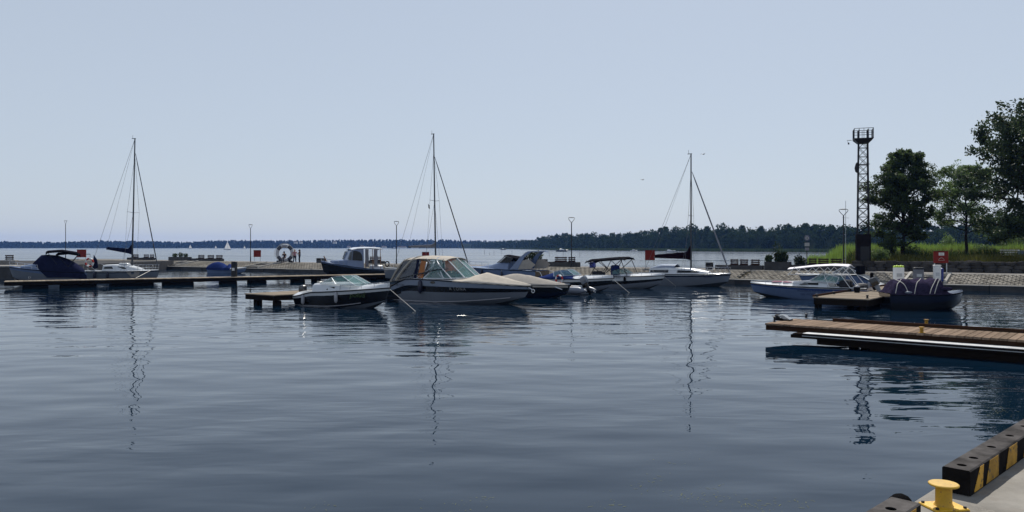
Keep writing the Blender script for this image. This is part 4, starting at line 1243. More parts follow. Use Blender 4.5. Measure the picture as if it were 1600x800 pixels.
# right-hand yacht: mast at column 1080
L = 6.6; bw = P(1131, 448); st = back(bw, AM, L)
t = boat('sailing_yacht', 'white sailing yacht with dark red-brown boom cover moored by the stone slope', 'sailboat', st, AM)
H = Hull(L, 2.3, .98, .92, .90, rake=.55, keel=.5, s0=.45, pw=1.9)
make_hull(t, H, ['gel_grey', 'gel_navy', 'gel_white', 'antifoul'], lambda u, v: 3 if v < .04 else (1 if .76 < v < .88 else (0 if v < .76 else 2)), vs_=(-1, -.5, 0, .04, .2, .35, .5, .62, .76, .88, .94, 1))
make_deck(t, H, .30, 'gel_white', camber=.08)
secs = [(.9, .88, 1.34, .95, .84), (2.5, .9, 1.38, .96, .82), (4.2, .94, 1.32, .84, .64), (5.5, 1.0, 1.1, .45, .35)]
yacht(t, H, 4.0, ZY(240, bw.y + 1.2), 2.12, 3.1, 'canvas_brown', .55, 5.4, cabin=secs, jib_r=.062, jib_z=ZY(268, bw.y + 1.2), boom_tilt=.05, cover_h=.34, stay='canvas_grey')
yf = cab_y(secs)
side_panel(t, 'window', [(1.0, 1.0), (2.5, 1.02), (2.5, 1.23), (1.0, 1.21)], yf, 'glass_dark', out=.03); side_panel(t, 'window', [(3.2, 1.02), (4.9, 1.06), (4.6, 1.18), (3.2, 1.23)], yf, 'glass_dark', out=.03)
q = MB(); q.loft([[(.9 + 1.1*k, y*(.8 - .05*k), 1.36 + .30*math.sin(PI*min(1, k*1.4)/2)*(1-y*y)) for y in (-1, -.5, 0, .5, 1)] for k in (0, .25, .5, .75, 1, 1.4, 1.8)], closed=False, cap0=False, cap1=False); q.build('spray_hood', 'gel_bluegrey', t, ang=60)
lettering(t, H, 'LESNA', 5.55, .72, .2, 'print_navy', shear=.2)
bow_rail(t, H, .8, .99, .5); stanchions(t, H, (.05, .2, .35, .5, .65, .8), .5)
outboard(t, -.2, .55, .7)
b13 = t; H13 = H

# middle yacht: mast at column 688, mostly hidden by the cruiser
L = 8.2; sp = PD(615, 69.5); 
t = boat('sailing_yacht', 'grey-hulled sailing yacht with tall mast behind the large cruiser', 'sailboat', sp, AM)
H = Hull(L, 2.7, 1.25, 1.12, 1.15, rake=.6, keel=.5, s0=.45, pw=1.9)
make_hull(t, H, ['gel_grey', 'gel_black', 'gel_white', 'antifoul'], lambda u, v: 3 if v < .0 else (1 if v < .28 else (0 if v < .88 else 2)))
make_deck(t, H, .32, 'gel_white', camber=.08)
secs = [(2.6, 1.05, 1.65, .95, .82), (4.2, 1.1, 1.68, 1.0, .8), (5.2, 1.12, 1.55, .8, .6), (6.6, 1.2, 1.30, .4, .3)]
yacht(t, H, 5.0, ZY(209, 66.6), 3.0, 3.2, 'canvas_grey', .62, 7.0, cabin=secs, jib_z=ZY(245, 66.6), jib_r=.05, rake=-.25, cover_h=.16)
side_panel(t, 'window', [(2.9, 1.3), (4.6, 1.32), (4.4, 1.5), (3.0, 1.5)], cab_y(secs), 'glass_dark')
stanchions(t, H, (.02, .14, .28, .42, .58, .72, .86), .6); bow_rail(t, H, .84, .99, .6)
lifering(t, H.pt(.03, 1, -1, -.1) + Vector((.1, 0, .35)), Rr=.22, r=.05, cols=('rubber', 'rubber'))
# leaf-shaped pennant under the spreader
q = MB(); q.prism([(4.55, -.5, 6.75), (4.6, -.5, 6.35), (4.75, -.5, 6.3), (4.7, -.5, 6.6)], (0, .01, 0)); q.build('pennant', 'canvas_brown', t)
b5 = t

# left yacht: mast at column 210
aw = R(-5); sp = PD(140, 67.5); L = 6.0
t = boat('sailing_yacht', 'white sailing yacht with dark blue boom cover and a lifebuoy on its stern rail', 'sailboat', sp, aw)
H = Hull(L, 2.3, .98, .92, .95, rake=.4, keel=.5, s0=.45, pw=1.9)
make_hull(t, H, ['gel_grey', 'gel_navy', 'gel_white', 'antifoul'], lambda u, v: 3 if v < .0 else (0 if v < .82 else (1 if v < .9 else 2)), vs_=(-1, -.5, 0, .2, .4, .6, .7, .82, .9, 1))
make_deck(t, H, .30, 'gel_white', camber=.08)
secs = [(1.7, .9, 1.42, .85, .72), (2.6, .92, 1.46, .88, .72), (3.7, .95, 1.40, .75, .55), (4.9, 1.0, 1.1, .4, .3)]
yacht(t, H, 3.9, ZY(217, 67.2), 2.45, 2.35, 'canvas_navy', .9, 6.0, cabin=secs, jib_z=ZY(240, 67.2), jib_r=.045, boom_tilt=.38, rake=.28, cover_h=.26)
yf = cab_y(secs)
side_panel(t, 'window', [(1.8, 1.1), (2.7, 1.12), (2.55, 1.32), (1.85, 1.30)], yf, 'glass_dark'); side_panel(t, 'window', [(3.0, 1.13), (3.8, 1.1), (3.6, 1.27), (3.05, 1.3)], yf, 'glass_dark')
q = MB(); q.bbox((3.3, -.1, 1.52), (.8, .6, .18), .06); q.build('hatch', 'gel_white', t)
lifering(t, (.62, -.95, 1.66), Rr=.34, r=.075)
q = MB(); q.prism([(.75, -.72, 1.05), (1.25, -.72, 1.2), (1.15, -.72, 1.9), (.85, -.72, 2.3)], (0, .05, 0)); q.build('dodger', 'canvas_navy', t)
rail(t, [(.05, -.9, .95), (.05, -.9, 1.5), (.5, -.95, 1.5), (1.2, -.98, 1.0)], .014); rail(t, [(.05, .9, .95), (.05, .9, 1.5), (.5, .95, 1.5), (1.2, .98, 1.0)], .014)
outboard(t, -.2, .6, .8)
q = MB(); q.tube([(.45, -.6, 1.0), (.45, -.6, 2.35)], .012, 5); q.box((.2, -.6, 2.38), (.5, .08, .05)); q.build('antenna', 'iron', t)
fender(t, H, .2, 'fender_navy', .6, .12); fender(t, H, .4, 'fender_navy', .6, .10)
bow_rail(t, H, .78, .99, .5, mid=True); stanchions(t, H, (.35, .5, .65, .78), .5)
p = H.at(4.6, .62, -1, .012); q = MB(); q.prism([H.at(x, z, -1, .01) for x, z in ((4.0, .80), (5.0, .84), (4.85, .45), (4.3, .40))], (0, -.004, 0)); q.build('emblem', 'canvas_taupe', t)
b2 = t; H2 = H

# ---------------------------------------------------------------- boat under navy canvas, far left
sp = PD(133, 63.8); ab = an1 + PI; L = 4.75
t = boat('motorboat', 'pale blue motorboat under navy canvas camper cover with two folded bimini bows', 'motorboat', sp, ab)
H = Hull(L, 2.1, 1.42, 1.05, .95, rake=.55, keel=.3)
make_hull(t, H, ['gel_grey', 'gel_ltblue', 'antifoul'], lambda u, v: 2 if v < -.3 else (0 if v < .72 else 1))
make_deck(t, H, .40, 'gel_ltblue', camber=.10)
secs = [(2.2, 1.1, 1.75, .95, .8), (3.0, 1.15, 1.75, .9, .7), (3.6, 1.2, 1.62, .7, .5), (4.5, 1.3, 1.45, .4, .3)]
q = MB(); q.loft(cabin_rings(secs)); q.build('cuddy', 'gel_ltblue', t, ang=50)
rings = []
PR = [(-.1, .55, .25), (.1, .80, .40), (.6, .92, .72), (1.2, .98, 1.05), (1.9, 1.0, 1.32), (2.7, 1.0, 1.38), (3.1, 1.05, 1.30), (3.45, 1.2, .75), (3.7, 1.3, .35)]
for x, zb, h in PR:
    w = H.half(min(1, max(0, x/L))) + .03
    w = w if x < 3.2 else w*.8
    rings.append([(x, w*.99, zb - (.45 if x < 2.9 else .05))] + [(x + rnd.uniform(-.02, .02), w*math.cos(a)*(1 - .12*math.sin(a)), zb + h*math.sin(a)**.8 + rnd.uniform(-.015, .015)) for a in [PI*j/12 for j in range(13)]] + [(x, -w*.99, zb - (.45 if x < 2.9 else .05))])
q = MB(); q.loft(rings, closed=False, cap0=True, cap1=False); q.build('canvas_cover', 'canvas_navy', t, ang=60)
for x0, x1, z0, z1 in ((.5, 2.8, 2.62, 2.78), (.35, 2.1, 2.5, 2.6)):
    canopy_mb([(x0, z0 - .08, .8), (x0 + .15, z0, .82), ((x0+x1)/2, z1 + .02, .85), (x1 - .15, z1 - .06, .82), (x1, z1 - .2, .8)], .85, 0, .12, .10).build('bimini_top', 'canvas_black', t, ang=60)
for sd in (1, -1):
    q = MB(); q.tube([(1.6, sd*1.0, 1.0), (2.75, sd*.8, 2.66)], .02, 6); q.tube([(1.5, sd*1.0, 1.0), (.4, sd*.8, 2.5)], .02, 6); q.tube([(.9, sd*1.0, 1.0), (2.05, sd*.8, 2.4)], .018, 6); q.build('bimini_frame', 'iron', t)
bow_rail(t, H, .68, .99, .42, mid=True)
q = MB(); q.torus(H.at(3.9, .55, 1, .03), .08, .02, 14, 6); q.build('mooring_eye', 'steel', t)
b1o = t

# ---------------------------------------------------------------- small boat with blue tarp by the mole
sp = PD(329, 88.6); L = 4.2; an = R(-14)
t = boat('rowing_boat', 'small white boat half under a bright blue tarpaulin beside the mole', 'boat', sp, an)
H = Hull(L, 1.6, .62, .55, .62, rake=.5, keel=.2)
make_hull(t, H, ['gel_ltblue', 'gel_white', 'antifoul'], lambda u, v: 2 if v < -.3 else (0 if v < .7 else 1), n=16)
make_deck(t, H, .3, 'gel_white')
def zc(u, y): return (.72*math.sin(PI*min(1, (u+.12)/.72)) + .5*math.exp(-((u-.60)/.05)**2))*(1 - abs(y)**1.8)
cover_mb(H, 0, .68, zc, wr=.02, seed=21, drop=.2).build('tarpaulin', 'canvas_blue', t, ang=70)

# ---------------------------------------------------------------- wheelhouse boat, bow to the left
sp = PD(603, 75.5); aw = an1 + PI; L = 5.9
t = boat('cabin_boat', 'small wheelhouse boat with black hull and arched cabin windows behind the long dock', 'motorboat', sp, aw)
H = Hull(L, 2.2, 1.62, 1.05, .85, rake=.6, keel=.4, s0=.5)
make_hull(t, H, ['gel_black', 'gel_ltblue', 'antifoul'], lambda u, v: 2 if v < -.3 else (0 if v < .86 else 1))
make_deck(t, H, .46, 'gel_ltblue', camber=.12)
secs = [(2.6, 1.0, 2.85, .98, .88), (3.1, 1.05, 2.85, .96, .86), (3.7, 1.1, 2.78, .9, .8, -.15), (4.25, 1.3, 2.62, .78, .66, -.55), (4.9, 1.45, 1.62, .55, .45)]
q = MB(); q.loft(cabin_rings(secs[:4])); q.build('wheelhouse', 'gel_ltblue', t, ang=50)
q = MB(); q.loft(cabin_rings([(3.6, 1.1, 1.75, .9, .8), (4.6, 1.3, 1.75, .65, .55), (5.5, 1.5, 1.68, .3, .25)])); q.build('coachroof', 'gel_ltblue', t, ang=50)
yf = lambda x, z: cab_y(secs)(x, z) + .05
side_panel(t, 'window', [(2.75, 1.7), (2.78, 2.2), (2.95, 2.5), (3.3, 2.64), (3.62, 2.64), (3.72, 1.75)], yf, 'glass_dark')
side_panel(t, 'window', [(3.82, 1.75), (3.72, 2.6), (3.9, 2.58), (4.16, 1.85)], yf, 'glass')
rings = [(.55, 2.86, .7), (.75, 2.95, .85), (2.0, 3.02, .92), (3.2, 2.98, .9), (3.75, 2.85, .8)]
canopy_mb(rings, .9, 0, .10, .07).build('roof', 'gel_white', t, ang=60)
for x in (.9, 1.7, 2.4):
    for sd in (1, -1):
        q = MB(); q.tube([(x, sd*.95, .9), (x, sd*.82, 2.9)], .03, 6); q.build('roof_post', 'teak', t)
for x in (2.1, 1.2):
    q = MB(); q.loft([[(x + .03*math.sin(z*9), .9 - .02*math.cos(z*7), z), (x + .35, .92, z), (x + .35, .88, z), (x + .03*math.sin(z*9), .86, z)] for z in (1.1, 1.5, 1.9, 2.3, 2.8)]); q.build('curtain', 'canvas_grey', t)
q = MB(); q.bbox((1.0, .0, 1.0), (1.0, 1.2, .5), .08); q.build('engine_box', 'gel_white', t)
rail(t, [(.1, .95, .85), (.1, .95, 1.25), (-.3, .9, .9)], .02); rail(t, [(.3, -.95, .85), (.3, -.95, 1.3), (1.4, -.95, 1.3)], .02)
bow_rail(t, H, .74, .99, .35)
q = MB(); q.bbox((-.4, 0, .35), (.7, 1.6, .1), .03); q.build('swim_platform', 'gel_white', t)
q = MB(); q.tube([(5.9, -.05, 1.6), (6.2, 0, 2.15)], .05, 6); q.build('bow_post', 'teak', t)

# ---------------------------------------------------------------- blue lettered speedboat with white sun awning
L = 6.2; bw = P(1184, 463.5)
sp = (bw.x + .82*L, bw.y - .57*L)
t = boat('motorboat', 'long pale blue speedboat with dark lettering and a white awning on struts', 'motorboat', sp, AL)
H = Hull(L, 2.2, .82, .74, .72, rake=.45, keel=.3, s0=.5)
make_hull(t, H, ['gel_ltblue', 'gel_blue', 'gel_white', 'antifoul'], lambda u, v: 3 if v < -.2 else (0 if v < .74 else (1 if v < .9 else 2)))
make_deck(t, H, .40, 'gel_white', camber=.10)
secs = [(2.0, .7, .98, .95, .85), (3.0, .72, 1.05, .9, .78), (4.0, .75, .96, .7, .5), (5.2, .8, .88, .35, .3)]
q = MB(); q.loft(cabin_rings(secs)); q.build('cuddy', 'gel_white', t, ang=50)
base = [(1.5, .9, .98), (2.3, .88, 1.02), (3.0, .55, 1.06), (3.2, 0, 1.07), (3.0, -.55, 1.06), (2.3, -.88, 1.02), (1.5, -.9, .98)]
top = [(1.4, .84, 1.3), (1.95, .78, 1.42), (2.4, .45, 1.48), (2.5, 0, 1.49), (2.4, -.45, 1.48), (1.95, -.78, 1.42), (1.4, -.84, 1.3)]
windshield(t, base, top)
side_panel(t, 'window', [(2.5, .84), (3.6, .84), (3.3, .96), (2.5, .97)], cab_y(secs), 'glass_dark', sides=(1, -1))
aw_ = bpy.data.objects.new('awning', None); C.objects.link(aw_); aw_.parent = t
canopy_mb([(.95, 1.98, .7), (1.1, 2.03, .85), (1.8, 2.05, .9), (2.8, 1.98, .9), (3.8, 1.85, .85), (4.25, 1.80, .7)], .9, 0, .09, .03).build('awning_top', 'canvas_white', aw_, ang=60)
for sd in (1, -1):
    q = MB()
    xs_ = [.8, 1.2, 1.6, 2.0, 2.4, 2.8, 3.3, 3.8, 4.2]
    for i in range(len(xs_)-1):
        za = 1.86 if i % 2 else 1.42; zb_ = 1.42 if i % 2 else 1.86
        q.tube([(xs_[i], sd*.82, za), (xs_[i+1], sd*.82, zb_ - .01*i)], .018, 5)
    q.tube([(.8, sd*.82, 1.42), (4.2, sd*.82, 1.42)], .016, 5)
    for a, b in ((.8, .3), (1.3, .8), (2.2, 1.9)): q.tube([(a, sd*.82, 1.42), (b, sd*.93, .74)], .018, 5)
    q.build('awning_strut', 'white_paint', aw_)
for y_ in (-.4, .4): MB().bbox((1.2, y_, .9), (.5, .5, .45), .08).build('seat', 'seat_dark', t)
MB().bbox((.4, 0, .8), (.5, 1.4, .3), .08).build('stern_bench', 'seat_dark', t)
bow_rail(t, H, .48, .985, .16)
for x, w in ((5.0, .30), (4.3, .42)):
    q = MB(); q.bbox((x, 0, .93), (.6, w*2, .08), .03); q.build('cushion', 'cloth_pink', t)
lettering(t, H, 'NOŻNICA NA KOŁA', 2.85, .50, .17, 'print_navy', side=1); lettering(t, H, 'NA WODZIE', 2.95, .29, .17, 'print_navy', side=1)
outboard(t, -.35, .75, .95, tilt=R(28))
b14 = t

# ---------------------------------------------------------------- blue sport boat with falling stern behind it
sp = PD(1388, 49.8); L = 4.9
t = boat('motorboat', 'blue-grey sport boat with sloping lettered stern between awning boat and stone slope', 'motorboat', sp, AL)
H = Hull(L, 2.3, 1.05, 1.18, 1.15, rake=.7, keel=.35, s0=.5, dip=(.36, .78))
make_hull(t, H, ['gel_black', 'gel_ltblue', 'gel_white', 'antifoul'], lambda u, v: 3 if v < -.3 else (1 if v < .28 else (0 if v < .52 else 1)))
make_deck(t, H, .42, 'gel_white', camber=.08, tail=.18)
base = [(1.9, .95, 1.2), (2.6, .9, 1.24), (3.3, .5, 1.28), (3.4, 0, 1.28), (3.3, -.5, 1.28), (2.6, -.9, 1.24), (1.9, -.95, 1.2)]
top = [(1.8, .88, 1.45), (2.2, .82, 1.62), (2.6, .44, 1.7), (2.7, 0, 1.7), (2.6, -.44, 1.7), (2.2, -.82, 1.62), (1.8, -.88, 1.45)]
windshield(t, base, top, glass='glass')
q = MB(); q.prism([(2.3, .8, 1.2), (1.5, .8, 1.2), (1.55, .7, 1.75), (1.75, .7, 1.78)], (0, -1.5, 0)); q.build('seat_cover', 'canvas_black', t)
lettering(t, H, 'O BM1', 1.35, .88, .17, 'print_navy', side=1)
q = MB(); q.bbox((-.25, 0, .22), (.5, 1.7, .08), .03); q.build('swim_platform', 'gel_white', t)
q = MB(); q.bbox((.9, .5, 1.15), (.2, .2, .34), .04); q.build('ski_post', 'rubber', t)
fender(t, H, .2, 'fender_white', .4, .09, side=1)

# ---------------------------------------------------------------- dark boat under purple tarp
L = 3.25; AT = R(-9); bw = P(1496, 483); st = back(bw, AT, L)
t = boat('covered_boat', 'dark navy boat under a rumpled purple tarpaulin beside the pale dock', 'boat', st, AT)
H = Hull(L, 2.0, .85, .74, .75, rake=.25, keel=.3, s0=.6, pw=2.8)
make_hull(t, H, ['gel_black', 'gel_navy', 'antifoul'], lambda u, v: 2 if v < -.3 else (0 if v < .5 else 1))
make_deck(t, H, .5, 'gel_navy')
def zc(u, y): return (.66*min(1, u/.10)*(1 if u < .68 else max(0, 1 - (u - .68)/.10)) + .05*math.sin(u*31) + .04*math.sin(u*17 + y*6))*(1 - abs(y)**5.0)
cover_mb(H, .0, .80, zc, n=44, k=19, wr=.022, seed=5, drop=.04).build('tarpaulin', 'canvas_purple', t, ang=80)
q = MB()
for u0_, u1_ in ((.50, .72), (.56, .78), (.06, .20), (.22, .12), (.30, .46)):
    pts = []
    for i in range(9):
        k = i/8; y = -1 + .75*k; u = u0_ + (u1_-u0_)*k
        pts.append((H.pt(u, 1).x, y*(H.half(u)+.05), H.sheer(u) + max(.02, zc(u, y)) + .03))
    q.tube(pts, .017, 5)
q.build('tie_and_fold_highlight', 'rope', t)  # tie lines, plus highlights of the tarp folds put in as pale tubes
q = MB(); q.ball((2.4, -1.0, 1.02), .10, 8, sc=(2.6, .8, 1)); q.build('folded_end', 'canvas_purple', t)
q = MB(); q.ball((0.7, -1.02, .84), .07, 8, sc=(2.4, .9, .9)); q.build('fender', 'tube_grey', t)
b16 = t

# ---------------------------------------------------------------- mooring lines
p = loc2w(b6, H6.pt(.99, .95)); rope('pale mooring rope from the black-sided motorboat bow down into the water', [p, P(651, 488, -.05)], .016)
p = loc2w(b9, H9.pt(.93, .9, -1, .03)); rope('pale mooring rope off the bow of the taupe-covered boat', [p, P(876, 465, -.05)], .016)
p = loc2w(b11, H11.pt(.99, .95)); rope('pale mooring rope from the blue-covered runabout bow into the water', [p, P(985, 459, -.05)], .016)
p = loc2w(b12, H12.pt(.99, .9)); rope('thin mooring rope from the bimini motorboat bow into the water', [p, P(1057, 448, -.05)], .010)
p = loc2w(b2, (5.85, -.3, 1.0)); rope('white mooring rope from the lifebuoy yacht bow to the long dock', [p, P(212, 434.5, DZ)], .02)
# ================================================================== MOLE FURNITURE
def M3(q, z=TZ): return Vector((q.x, q.y, z))
def lamp(px, ytop, off, label, base=TZ):
    q, a = mole_px(px, off); d = q.y; h = ZY(ytop, d) - base
    t = thing('lamp_post', label, 'lamp post', M3(q, base), a, 'lamp posts along the mole')
    m = MB(); m.lathe([(.11, 0), (.11, .03), (.075, .05), (.07, .6), (.055, .65), (.045, h - .55), (.045, h - .5)], n=10); m.build('pole', 'iron', t)
    m = MB()
    for s in (1, -1):
        m.tube([(0, 0, h - .52), (s*.10, 0, h - .40), (s*.24, 0, h - .26), (s*.34, 0, h - .10), (s*.33, 0, h - .03), (s*.22, 0, h)], .024, 6)
    m.build('fork', 'iron', t)
    m = MB(); m.lathe([(.10, h - .03), (.27, h - .015), (.27, h + .015), (.1, h + .04)], n=16); m.build('lamp_head', 'iron', t)
    m = MB(); m.lathe([(.22, h - .030), (.22, h - .024)], n=16); m.build('lens', 'fender_white', t)
    return t
lamp(102.5, 345, 4.6, 'slim lamp post behind the navy canvas boat on the mole')
lamp(391.5, 351, 4.4, 'slim lamp post next to a red board left of the giant lifebuoy')
lamp(619.5, 346, 4.4, 'slim lamp post behind the stern of the grey-hulled yacht')
lamp(893, 340, 4.4, 'slim lamp post in front of the seat wall with two bench backs')
t = lamp(1318, 327, 4.6, 'slim lamp post with a thin antenna mast by the lattice tower')
m = MB(); m.tube([(.16, 0, 0), (.16, 0, 5.7)], .018, 6); m.tube([(-.1, 0, 4.35), (.42, 0, 4.32)], .012, 5); m.tube([(.05, 0, 1.0), (.16, 0, 1.0)], .02, 5); m.tube([(.04, 0, 3.0), (.16, 0, 3.0)], .02, 5); m.build('antenna', 'galv', t)

def seat_wall(px0, px1, off, ytop, backs, label, base=TZ, nslat=3, mback='bench_wood'):
    (q0, a), (q1, _) = mole_px(px0, off), mole_px(px1, off)
    ln = (q1 - q0).length; d = (q0.y + q1.y)/2; h = max(.38, ZY(ytop, d) - base)
    t = thing('seat_wall', label, 'bench', M3(q0, base), math.atan2(q1.y-q0.y, q1.x-q0.x))
    m = MB(); m.bbox((ln/2, .28, h/2 + .0), (ln, .56, h - .04), .03); m.build('wall', 'concrete_dark', t, smooth=False)
    for b0, b1 in backs:
        x0, x1 = (b0 - px0)/(px1 - px0)*ln, (b1 - px0)/(px1 - px0)*ln; w = x1 - x0
        br = bpy.data.objects.new('bench_back', None); C.objects.link(br); br.parent = t; br.location = (x0, .30, h - .02)
        hh = .55
        for s in range(nslat):
            MB().bbox((w/2, 0, .10 + s*.17), (w, .035, .12), .008).build('slat', mback, br, smooth=False)
        for x in (w*.16, w*.84):
            MB().box((x, .035, hh/2 - .03), (.05, .03, hh)).build('upright', 'iron', br, smooth=False)
        for k in range(3):
            MB().bbox((w/2, -.30 + k*.12, .025), (w, .10, .035), .006).build('seat_slat', mback, br, smooth=False)
    return t
seat_wall(198, 238, 6.0, 406, [(204, 214), (222, 230), (231.5, 238)], 'concrete seat wall with three slatted backs behind the lifebuoy yacht')
seat_wall(292, 345, 6.0, 406, [(307, 317), (322, 332), (335, 345)], 'concrete seat wall with three slatted backs beside the planter box')
seat_wall(570, 597, 5.4, 409, [(575, 584), (586, 593)], 'concrete seat wall with slatted backs behind the wheelhouse boat')
seat_wall(846, 903, 4.7, 409, [(865, 884), (886, 897)], 'concrete seat wall with two brown slatted backs by a lamp post')
seat_wall(1117, 1191, 4.7, 414, [(1140, 1153), (1155, 1168), (1172, 1186)], 'concrete seat wall with three brown slatted backs beside the yacht bow')
seat_wall(1258, 1316, 7.0, 413, [(1262, 1275), (1277, 1294), (1297, 1314)], 'concrete seat wall with three dark slatted backs by the antenna lamp post')
# bench on the pier head
t = thing('bench', 'slatted bench on a concrete block on the higher pier head', 'bench', PD(3, 76.5, 1.25), 0)
MB().bbox((.45, .3, .22), (1.7, .6, .43), .03).build('block', 'concrete', t, smooth=False)
for s in range(3): MB().bbox((.55, .3, .55 + s*.17), (.86, .04, .12), .01).build('slat', 'bench_wood', t, smooth=False)
for x in (.25, .85): MB().box((x, .345, .68), (.05, .03, .52)).build('upright', 'iron', t, smooth=False)

def leaf_cluster(n, c, rx, rz, s, seed, up=.0):
    r = np.random.RandomState(seed); v, f = [], []
    for i in range(n):
        d = r.normal(size=3); d /= np.linalg.norm(d); p = np.array(c) + d*np.array([rx, rx*.6, rz])*r.uniform(.2, 1)**.5
        a = r.normal(size=3) + np.array([0, 0, up]); a /= np.linalg.norm(a); b = np.cross(a, r.normal(size=3)); b /= np.linalg.norm(b)
        q = s*r.uniform(.6, 1.3); k = len(v)
        v += [p - a*q, p + b*q*.35, p + a*q, p - b*q*.35]; f.append((k, k+1, k+2, k+3))
    return v, f
def planter(px0, px1, off, ytop, plants, label):
    (q0, a), (q1, _) = mole_px(px0, off), mole_px(px1, off)
    ln = (q1-q0).length; d = (q0.y+q1.y)/2; h = ZY(ytop, d) - TZ
    t = thing('planter', label, 'planter', M3(q0), math.atan2(q1.y-q0.y, q1.x-q0.x))
    m = MB(); m.loft([[(0, 0, 0), (ln, 0, 0), (ln, 1.1, 0), (0, 1.1, 0)], [(0, 0, h), (ln, 0, h), (ln, 1.1, h), (0, 1.1, h)], [(.1, .1, h), (ln-.1, .1, h), (ln-.1, 1.0, h), (.1, 1.0, h)], [(.1, .1, h-.1), (ln-.1, .1, h-.1), (ln-.1, 1.0, h-.1), (.1, 1.0, h-.1)]])
    m.build('box', 'concrete_dark', t, smooth=False)
    for i, (x, rx, rz, n, s) in enumerate(plants):
        v, f = leaf_cluster(n, (x*ln, .55, h + rz*.75), rx, rz, s, 100 + i + int(px0), .6)
        o = link('plant', np_mesh('plant', v, f, 'leaf_plant'), t)
        m = MB()
        for k in range(6): m.tube([(x*ln + rnd.uniform(-.1, .1), .55, h - .08), (x*ln + rnd.uniform(-rx, rx)*.8, .55 + rnd.uniform(-.2, .2), h + rz*rnd.uniform(.8, 1.7))], .012, 4)
        m.build('stem', 'bark', o)
planter(263, 289, 5.2, 401.5, [(.2, .5, .3, 160, .13), (.55, .5, .4, 170, .13), (.85, .4, .32, 140, .13)], 'concrete planter box of low bushes behind the long dock')
planter(826, 847, 4.7, 405, [(.1, .45, .45, 220, .14), (.5, .55, .5, 260, .14), (-.35, .5, .4, 160, .14)], 'concrete planter box of dark shrubs behind the radar-arch cruiser')
planter(1194, 1231, 4.7, 409, [(.12, .30, .34, 220, .16), (.5, .3, .45, 240, .16), (.75, .4, .5, 260, .16), (.45, .45, 1.05, 170, .12)], 'concrete planter box with tall wispy plants beside the white awning')
planter(1236, 1258, 6.0, 414, [(.4, .4, .5, 200, .14), (.7, .4, .35, 160, .13)], 'low planter of loose green bushes under the round sign')

def board(px, w_px, y0, y1, off, label, base=TZ, notice=True):
    q, a = mole_px(px, off); d = q.y; w = w_px*d/FPX; zt, zb = ZY(y0, d) - base, ZY(y1, d) - base
    t = thing('rescue_board', label, 'sign board', M3(q, base), 0, 'red rescue boards on the mole')
    m = MB(); m.bbox((0, 0, (zt+zb)/2), (w, .16, zt-zb), .012); m.build('cabinet', 'red_paint', t, smooth=False)
    m = MB(); m.box((0, 0, zt + .012), (w + .06, .22, .022)); m.build('cap', 'iron', t, smooth=False)
    for x in (-w*.43, w*.43): MB().box((x, .03, zb/2), (.05, .05, zb - .005)).build('leg', 'galv', t, smooth=False)
    if notice:
        MB().box((0, -.085, zb + (zt-zb)*.76), (w*.38, .008, (zt-zb)*.24)).build('notice', 'white_paint', t, smooth=False)
        m = MB()
        for k in range(4): m.box((0, -.091, zb + (zt-zb)*(.68 + .05*k)), (w*.28, .003, .012))
        m.build('print', 'print_dark', t, smooth=False)
        m = MB(); m.torus((0, -.085, zb + (zt-zb)*.20), w*.20, .016, 14, 5, a0=0.2, a1=PI-.2); m.tube([(-w*.22, -.085, zb + (zt-zb)*.22), (w*.22, -.085, zb + (zt-zb)*.22)], .012, 5); m.build('emblem', 'canvas_taupe', t)
    return t
board(127.5, 14, 390, 402, 4.8, 'red rescue board partly behind the bimini of the navy canvas boat', notice=False)
board(402, 11, 391, 401.5, 4.8, 'red rescue board beside a lamp post near the giant lifebuoy', notice=False)
board(665, 11, 394, 401, 4.8, 'red rescue board seen under the grey yacht boom', notice=False)
board(1015.5, 15, 391, 406.5, 4.8, 'red rescue board at the end of the dark red boom cover', notice=False)
board(1470, 22, 392.5, 411, 4.7, 'large red rescue board with white notice by the grassy bank')
# round sign on a pole
q, a = mole_px(1261, 8.0)
t = thing('round_sign', 'round white traffic sign on a dark pole above the planter', 'sign', M3(q), 0)
hz_ = ZY(372, q.y) - TZ
MB().tube([(0, .04, 0), (0, .04, hz_ + .3)], .035, 8).build('pole', 'iron', t)
m = MB(); m.lathe([(.0, 0), (.24, 0), (.24, .015), (0, .015)], (0, 0, 0), 20, M=Matrix.Translation((0, 0, hz_)) @ Matrix.Rotation(R(90), 4, 'X')); m.build('disc', 'print_grey', t)
m = MB(); m.torus((0, -.02, hz_), .2, .03, 20, 6); m.build('rim', 'print_navy', t)
m = MB(); m.box((0, -.02, hz_), (.05, .008, .2)); m.build('symbol', 'print_dark', t)
MB().box((0, 0, hz_ - .55), (.42, .012, .3)).build('plate', 'print_grey', t, smooth=False)
MB().box((0, 0, hz_ - .95), (.36, .012, .25)).build('plate', 'canvas_grey', t, smooth=False)
# steps let into the slope
sl = [('white concrete steps in the slope left of the planter shadow, behind the long dock', 283), ('white concrete steps in the slope beside a lamp post and red board', 410), ('white concrete steps in the slope under the large red board', 1449)]
for label, px in sl:
    q0, a = mole_px(px, 2.2)
    t = thing('steps', label, 'steps', (q0.x, q0.y, 0), a)
    w = 1.3
    for s in (1, -1):
        m = MB(); m.prism([(s*w - .09, -1.75, KZ - .1), (s*w - .09, -1.75, KZ + .16), (s*w - .09, 1.75, TZ + .16), (s*w - .09, 1.75, TZ - .1)], (.18, 0, 0)); m.build('stringer', 'concrete_pale', t, smooth=False)
    for k in range(4):
        MB().box((0, -1.3 + k*.86, KZ + .06 + k*.145), (2*w - .18, .84, .14)).build('tread', 'concrete_pale' if k % 2 else 'concrete_dark', t, smooth=False)
